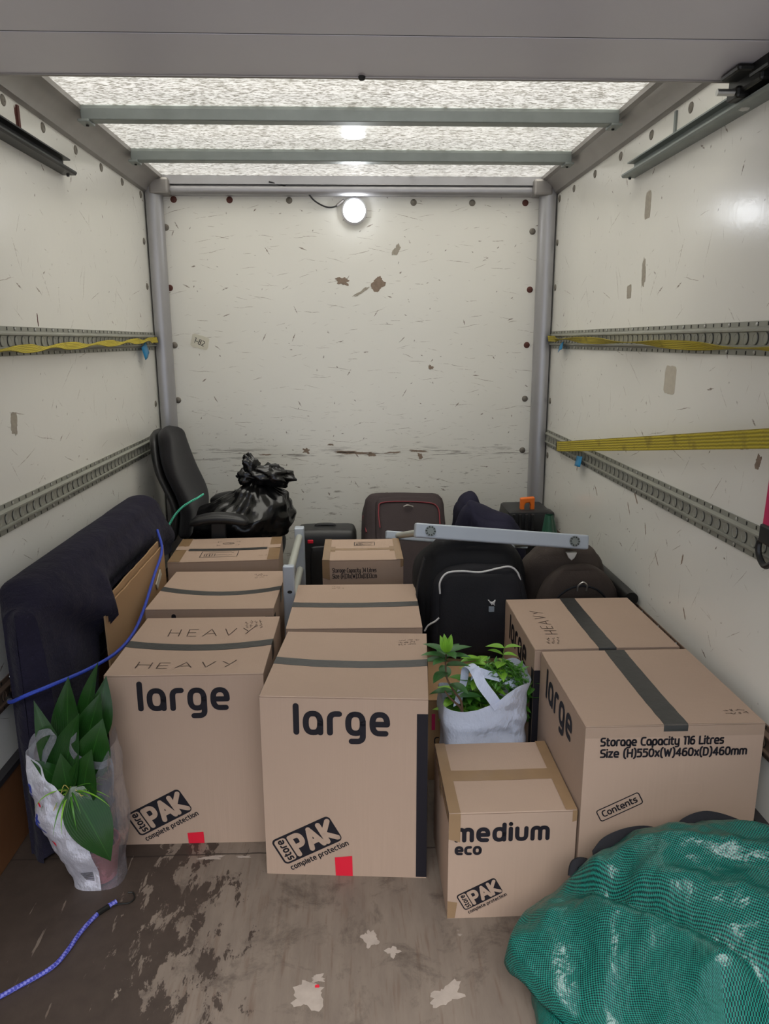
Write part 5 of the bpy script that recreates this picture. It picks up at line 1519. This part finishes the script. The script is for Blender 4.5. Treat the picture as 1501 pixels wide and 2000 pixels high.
for k in range(5):
    a = 2 * pi * k / 5 + .6
    b = B(); b.leaf(tip, (cos(a) * .35, sin(a) * .3, 1), (0, -1, .2), .058, .024, .2, .25, 1, 7); b.build('young_leaf', 'leaf_lt', tw, smooth=True, angle=60)
for k, f in enumerate((.30, .42, .52, .60, .68, .76, .84)):
    q = st_[int(f * (len(st_) - 1))]
    a = k * 2.5 + .4
    b = B(); b.leaf(q, (cos(a), sin(a) * .7 - .2, .25), (0, 0, 1), .078, .040, .6, .2, .6, 8); b.build('paddle_leaf', 'leaf_tk', tw, smooth=True, angle=60)

# ------------------------------------------------------------------ aspidistra in a milky carrier bag
t = thing('carrier_bag', 'milky plastic carrier bag with blue print and red dots, holding the broad-leaved plant', 'bag', (-.775, 1.885, 0))
AC = Vector((-.775, 1.880, 0))
def abag(u, v):
    a = 2 * pi * v
    c_, s_ = cos(a), sin(a)
    hw = lerp(.070, .118, smoothstep(0, .55, u)); hd = lerp(.058, .078, smoothstep(0, .5, u))
    x = hw * math.copysign(abs(c_) ** .7, c_) ; y = hd * math.copysign(abs(s_) ** .7, s_)
    x += lerp(.035, -.005, smoothstep(0, .8, u))
    rim = .30 + .12 * smoothstep(.02, -.11, x) + .14 * smoothstep(.03, .12, x) + (.05 if s_ > 0 else -.0) * abs(s_)
    z = rim * u
    p = Vector((x, y, z))
    q = .010 * noise.noise(p * 11) + .008 * noise.noise(Vector((p.x * 24 - p.z * 16, p.y * 20, p.z * 7))) + .004 * noise.noise(p * 40)
    p += Vector((c_, s_, 0)) * q * smoothstep(0, .1, u)
    p.x = min(p.x, .150)
    return AC + p
b = B(); b.grid(lambda u, v: abag(u, v * .24 + .775), 36, 40); b.add([abag(0, k / 30) + Vector((0, 0, .0006)) for k in range(30)], [tuple(range(30))[::-1]]); bb = b.build('clear_side', 'cbag', t, smooth=True, angle=180)
b = B(); b.grid(lambda u, v: abag(u, v * .365 + .41), 36, 56); pb = b.build('printed_side', 'pbag', t, smooth=True, angle=180)
b = B(); b.grid(lambda u, v: abag(u, v * .42 + .005), 30, 50); b.build('rear_side', 'cbag', t, smooth=True, angle=180)
def on_bag(p, q):      # p round the section, q height share
    a = abag(q, p); n_ = (a - AC); n_.z = 0; n_.normalize()
    return a + n_ * .0015
b = B()
for s_, p0, q0, h in (('e', .585, .74, .10), ('t', .622, .50, .13)):
    ls, L = text_lines(s_)
    strokes(b, [[(p0 + x * .085, q0 + y * h) for x, y in l] for l in ls], .017, on_bag, .02)
b.build('blue_lettering', 'blueink', pb)
for p0, q0 in ((.648, .69), (.672, .44)):
    b = B()
    b.add([on_bag(p0 + .008 * cos(2 * pi * k / 14), q0 + .019 * sin(2 * pi * k / 14)) for k in range(14)], [tuple(range(14))])
    b.build('red_dot', 'red', pb)
b = B()
for k in range(9):
    q0 = .115 + k * .011
    b.add([on_bag(.725, q0), on_bag(.752, q0 - .012), on_bag(.752, q0 - .006), on_bag(.725, q0 + .006)], [(0, 1, 2, 3)])
b.build('printed_bars', 'ink', pb)
b = B()
b.ribbon(catmull([(-.872, 1.845, .355), (-.878, 1.84, .41), (-.868, 1.84, .455), (-.845, 1.84, .478), (-.815, 1.84, .484), (-.812, 1.838, .468), (-.835, 1.836, .425), (-.858, 1.838, .375), (-.866, 1.842, .35)], 6), Vector((.6, -.5, -.3)), .026, .0012)
b.build('carrying_handle', 'cbag', t, smooth=True)
b = B()
b.ribbon(catmull([(-.748, 1.83, .475), (-.765, 1.825, .455), (-.755, 1.82, .425), (-.725, 1.82, .40), (-.69, 1.825, .388), (-.668, 1.835, .392), (-.664, 1.84, .36), (-.668, 1.835, .30)], 6), Vector((.25, -.2, .9)), .026, .0012)
b.build('carrying_handle', 'cbag', t, smooth=True)
pt_ = thing('potted_plant', 'dark green broad-leaved potted plant standing in the milky carrier bag', 'plant', (-.745, 1.885, .003))
b = B(); b.lathe([(.045, .004), (.058, .10), (.062, .10), (.062, .115), (.056, .115), (.053, .098)], (-.742, 1.884, 0), 24); b.build('pot', 'pot', pt_, smooth=True)
b = B(); b.lathe([(.053, .096), (.03, .102), (.0001, .103)], (-.742, 1.884, 0), 20); b.build('soil', 'soil', pt_, smooth=True)
base = Vector((-.755, 1.884, .10))
def leaf_to(a, c, wd, bend, face):
    a, c = Vector(a), Vector(c); L = (c - a).length
    d = (c - a).normalized()
    sd = d.cross(Vector(face)).normalized()
    d0 = Matrix.Rotation(bend / 2, 3, sd) @ d
    b = B(); b.cur = 0
    b.tube(catmull([base, base.lerp(a, .6) + Vector((0, -.004, .02)), a], 5), .0026, 6); b.cur = 1
    b.leaf(a, d0, face, L * (1 + bend * bend / 24), wd, bend, .20, 1.5, 16)
    return b.build('broad_leaf', ['gstem', 'leaf_dk'], pt_, smooth=True, angle=60)
for a, c, wd, bd, fc in (
    ((-.815, 1.87, .30), (-.862, 1.86, .565), .070, .35, (.5, -1, .2)),
    ((-.800, 1.90, .34), (-.795, 1.93, .600), .105, .30, (-.2, -1, .3)),
    ((-.805, 1.855, .29), (-.745, 1.85, .530), .120, .45, (-.5, -1, .2)),
    ((-.765, 1.91, .40), (-.712, 1.935, .640), .070, .35, (-.6, -1, .2)),
    ((-.735, 1.90, .40), (-.690, 1.93, .600), .080, .40, (.4, -1, .2)),
    ((-.745, 1.86, .33), (-.680, 1.845, .515), .115, .55, (.2, -1, .4)),
    ((-.760, 1.875, .36), (-.700, 1.90, .565), .105, .3, (-.2, -1, .2)),
    ((-.790, 1.85, .29), (-.868, 1.82, .415), .065, .9, (.2, -.6, 1)),
    ((-.745, 1.835, .28), (-.705, 1.81, .445), .105, .55, (-.3, -1, .3)),
    ((-.785, 1.84, .26), (-.790, 1.82, .430), .085, .45, (.3, -1, .3)),
    ((-.770, 1.812, .335), (-.668, 1.775, .130), .125, .50, (.55, -.9, .35))):
    leaf_to(a, c, wd, bd, fc)
sp = thing('spider_plantlet', 'small tuft of thin grassy leaves at the mouth of the milky carrier bag', 'plant', (-.775, 1.81, .30))
rng = random.Random(5)
c0 = Vector((-.775, 1.822, .315))
for k in range(22):
    a = rng.uniform(0, 2 * pi); L = rng.uniform(.06, .14)
    b = B(); b.leaf(c0, (cos(a), sin(a) * .55 - .25, rng.uniform(.25, 1.3)), (0, -.2, 1), L, .0055, rng.uniform(.8, 2.2), .3, 1.4, 9); b.build('thin_leaf', 'leaf_md' if k % 3 else 'leaf_lt', sp, smooth=True, angle=60)
b = B()
for k in range(7):
    a = rng.uniform(0, 2 * pi)
    b.tube(catmull([c0, c0 + Vector((cos(a) * .02, -.012, rng.uniform(-.01, .03))), c0 + Vector((cos(a) * .045, -.018, rng.uniform(-.05, .02)))], 4), .0012, 5)
b.build('dry_roots', 'straw', sp, smooth=True)

# ------------------------------------------------------------------ green woven bag in the right foreground
t = thing('woven_bag', 'slumped green woven carrier bag with black handles in the right foreground', 'bag', (.78, 1.34, 0))
def wb_lower(u, v):
    th = lerp(.02, pi / 2, v) ; a = 2 * pi * u
    ce, se = cos(a), sin(a)
    x = .370 * math.copysign(abs(ce) ** .6, ce); y = .235 * math.copysign(abs(se) ** .6, se)
    s_ = sin(pi / 2 * min(1, (1 - v) * 1.6)) ** .5
    z = .002 + .15 * v * lerp(.45, 1, smoothstep(-.3, .1, x)) * lerp(.6, 1, smoothstep(-.2, .1, y))
    p = Vector((.770 + x * (s_ * .15 + .85 if v < .98 else .85), 1.335 + y * (.85 + .15 * s_), z))
    q = .022 * noise.noise(p * 7) + .012 * noise.noise(Vector((p.x * 20, p.y * 20, p.z * 9)))
    p += Vector((ce, se, 0)) * q
    p.y = min(p.y, 1.61); p.x = min(p.x, 1.04)
    return p
b = B(); b.grid(wb_lower, 90, 22, uvs=lambda u, v: (u * 2.1 / .0034, v * .25 / .0034)); b.add([wb_lower(k / 60, 1) for k in range(60)], [tuple(range(60))])
b.build('bag_body', 'woven', t, smooth=True, angle=180)
def ridge(p, a, b_, w, h):
    """soft crease line in plan from a to b_"""
    a, b_ = Vector(a), Vector(b_); d = b_ - a; L = d.length; d.normalize()
    r = Vector((p.x, p.y)) - a; s_ = r.dot(d); o = r.dot(Vector((-d.y, d.x)))
    e_ = smoothstep(-.05, .05, s_) * smoothstep(L + .05, L - .05, s_)
    return h * e_ * math.exp(-(o / w) ** 2)
def wb_top(u, v):
    # slumped upper layer: a sheet that bulges over the body, edges rolled down
    X_ = u * 2 - 1; Y_ = v * 2 - 1
    x = .700 + .392 * X_ * (1 - .10 * Y_ * Y_); y = 1.335 + .262 * Y_ * (1 - .10 * X_ * X_ * (1 if X_ < 0 else .3))
    e_ = (1 - abs(X_) ** 4) * (1 - abs(Y_) ** 4)
    z = .155 + .160 * max(0, e_) ** .55
    z = .06 + (z - .06) * lerp(.10, 1.0, smoothstep(-1.0, .05, X_) ** .8); x -= min(0, X_) * .20 * abs(Y_ - .5) ** 1.4; z += .050 * smoothstep(-.6, .5, X_) + .040 * smoothstep(-.5, .9, Y_)
    p = Vector((x, y, z))
    z += ridge(p, (.52, 1.50), (.82, 1.12), .020, -.040) + ridge(p, (.57, 1.55), (.50, 1.20), .03, .022) + ridge(p, (.44, 1.50), (.42, 1.22), .03, .016)
    z += ridge(p, (.66, 1.50), (1.0, 1.34), .026, .028) + ridge(p, (.62, 1.42), (.95, 1.20), .03, .02) + ridge(p, (.85, 1.58), (1.05, 1.46), .02, -.025) + ridge(p, (.45, 1.30), (.70, 1.14), .022, -.018)
    z += .030 * (.4 - abs(noise.noise(Vector((x * 5, y * 6, 3.0))))) + .016 * (.4 - abs(noise.noise(Vector((x * 11 + 2, y * 12, 7.0))))) + .018 * noise.noise(Vector((x * 6, y * 6, 1.0))) + .012 * noise.noise(Vector((x * 15 + y * 8, y * 14, 4.0))) + .004 * noise.noise(Vector((x * 40, y * 40, 2)))
    z = lerp(z, .03 + .25 * z, smoothstep(-.55, -1, Y_))
    k = max(abs(X_), abs(Y_))
    if k > .9: z -= (k - .9) * 10 * .035 * (1 + .4 * sin(x * 30))
    if X_ < -.9: x += (-.9 - X_) * .25
    x += smoothstep(.3, 1, X_) * .04
    return Vector((min(x, 1.045), min(y, 1.60), max(z, .03)))
b = B(); b.grid(wb_top, 110, 80, uvs=lambda u, v: (u * .86 / .0034, v * .60 / .0034))
b.build('folded_top', 'woven', t, smooth=True, angle=180, solid=.003)
for pts, w in ((((.575, 1.55, .265), (.61, 1.57, .288), (.67, 1.58, .305), (.73, 1.58, .306), (.79, 1.565, .285)), .045), (((.77, 1.555, .300), (.81, 1.575, .326), (.87, 1.582, .338), (.94, 1.565, .325), (1.0, 1.535, .30)), .055)):
    b = B(); P = catmull(pts, 6); b.ribbon(P, [Vector((0, .65, .75)) for _ in P], w, .005, 1); b.build('carrying_handle', 'nylon', t, smooth=True, angle=50)
b = B(); b.tube(catmull([(.525, 1.55, .222), (.535, 1.565, .245), (.56, 1.565, .248), (.575, 1.55, .23)], 5), .012, 8, .5); b.build('hem_loop', 'nylon', t, smooth=True)

# ------------------------------------------------------------------ cord on the floor
t = thing('elastic_cord', 'blue and white elastic cord with a wire hook lying on the dark floor', 'bungee cord', (-.75, 1.6, 0))
b = B(); b.tube(catmull([(-1.0, 1.38, .0062), (-.90, 1.43, .0062), (-.81, 1.502, .0062), (-.754, 1.553, .0062), (-.735, 1.60, .0062), (-.722, 1.665, .0062), (-.70, 1.725, .0062), (-.674, 1.757, .0065)], 10), .0058, 10); b.build('cord', 'rope_blue', t, smooth=True)
b = B(); b.tube([(-.700, 1.727, .0068), (-.678, 1.753, .007)], .0072, 10)
for k in range(4):
    pass
b.build('hook_wrap', 'steelblk', t, smooth=True)
b = B(); b.tube(catmull([(-.69, 1.742, .009), (-.655, 1.762, .005), (-.628, 1.768, .0035), (-.618, 1.785, .004), (-.626, 1.80, .008), (-.640, 1.80, .010)], 6), .0022, 8); b.build('hook', 'steelblk', t, smooth=True)
b = B(); b.tube([(-.678, 1.753, .008), (-.662, 1.768, .0085)], .0066, 10); b.build('cord_end', 'rope_blue', t, smooth=True)

# repeats share a group
GROUPS = dict(large_box='large storage boxes', medium_box='medium storage boxes', small_box='small storage boxes', lashing_rail='lashing rails on the side walls', roof_bar='roof bars',
              shutter_track='shutter tracks', ratchet_strap='yellow straps on the walls', tape_flag='blue tape tags', bed_end_frame='grey bed frame pieces', cloth_bag='navy cloth bags', carrier_bag='plastic carrier bags', elastic_cord='elastic cords')
for o in C.objects:
    if o.parent is None and o.name.split('.')[0] in GROUPS:
        o['group'] = GROUPS[o.name.split('.')[0]]
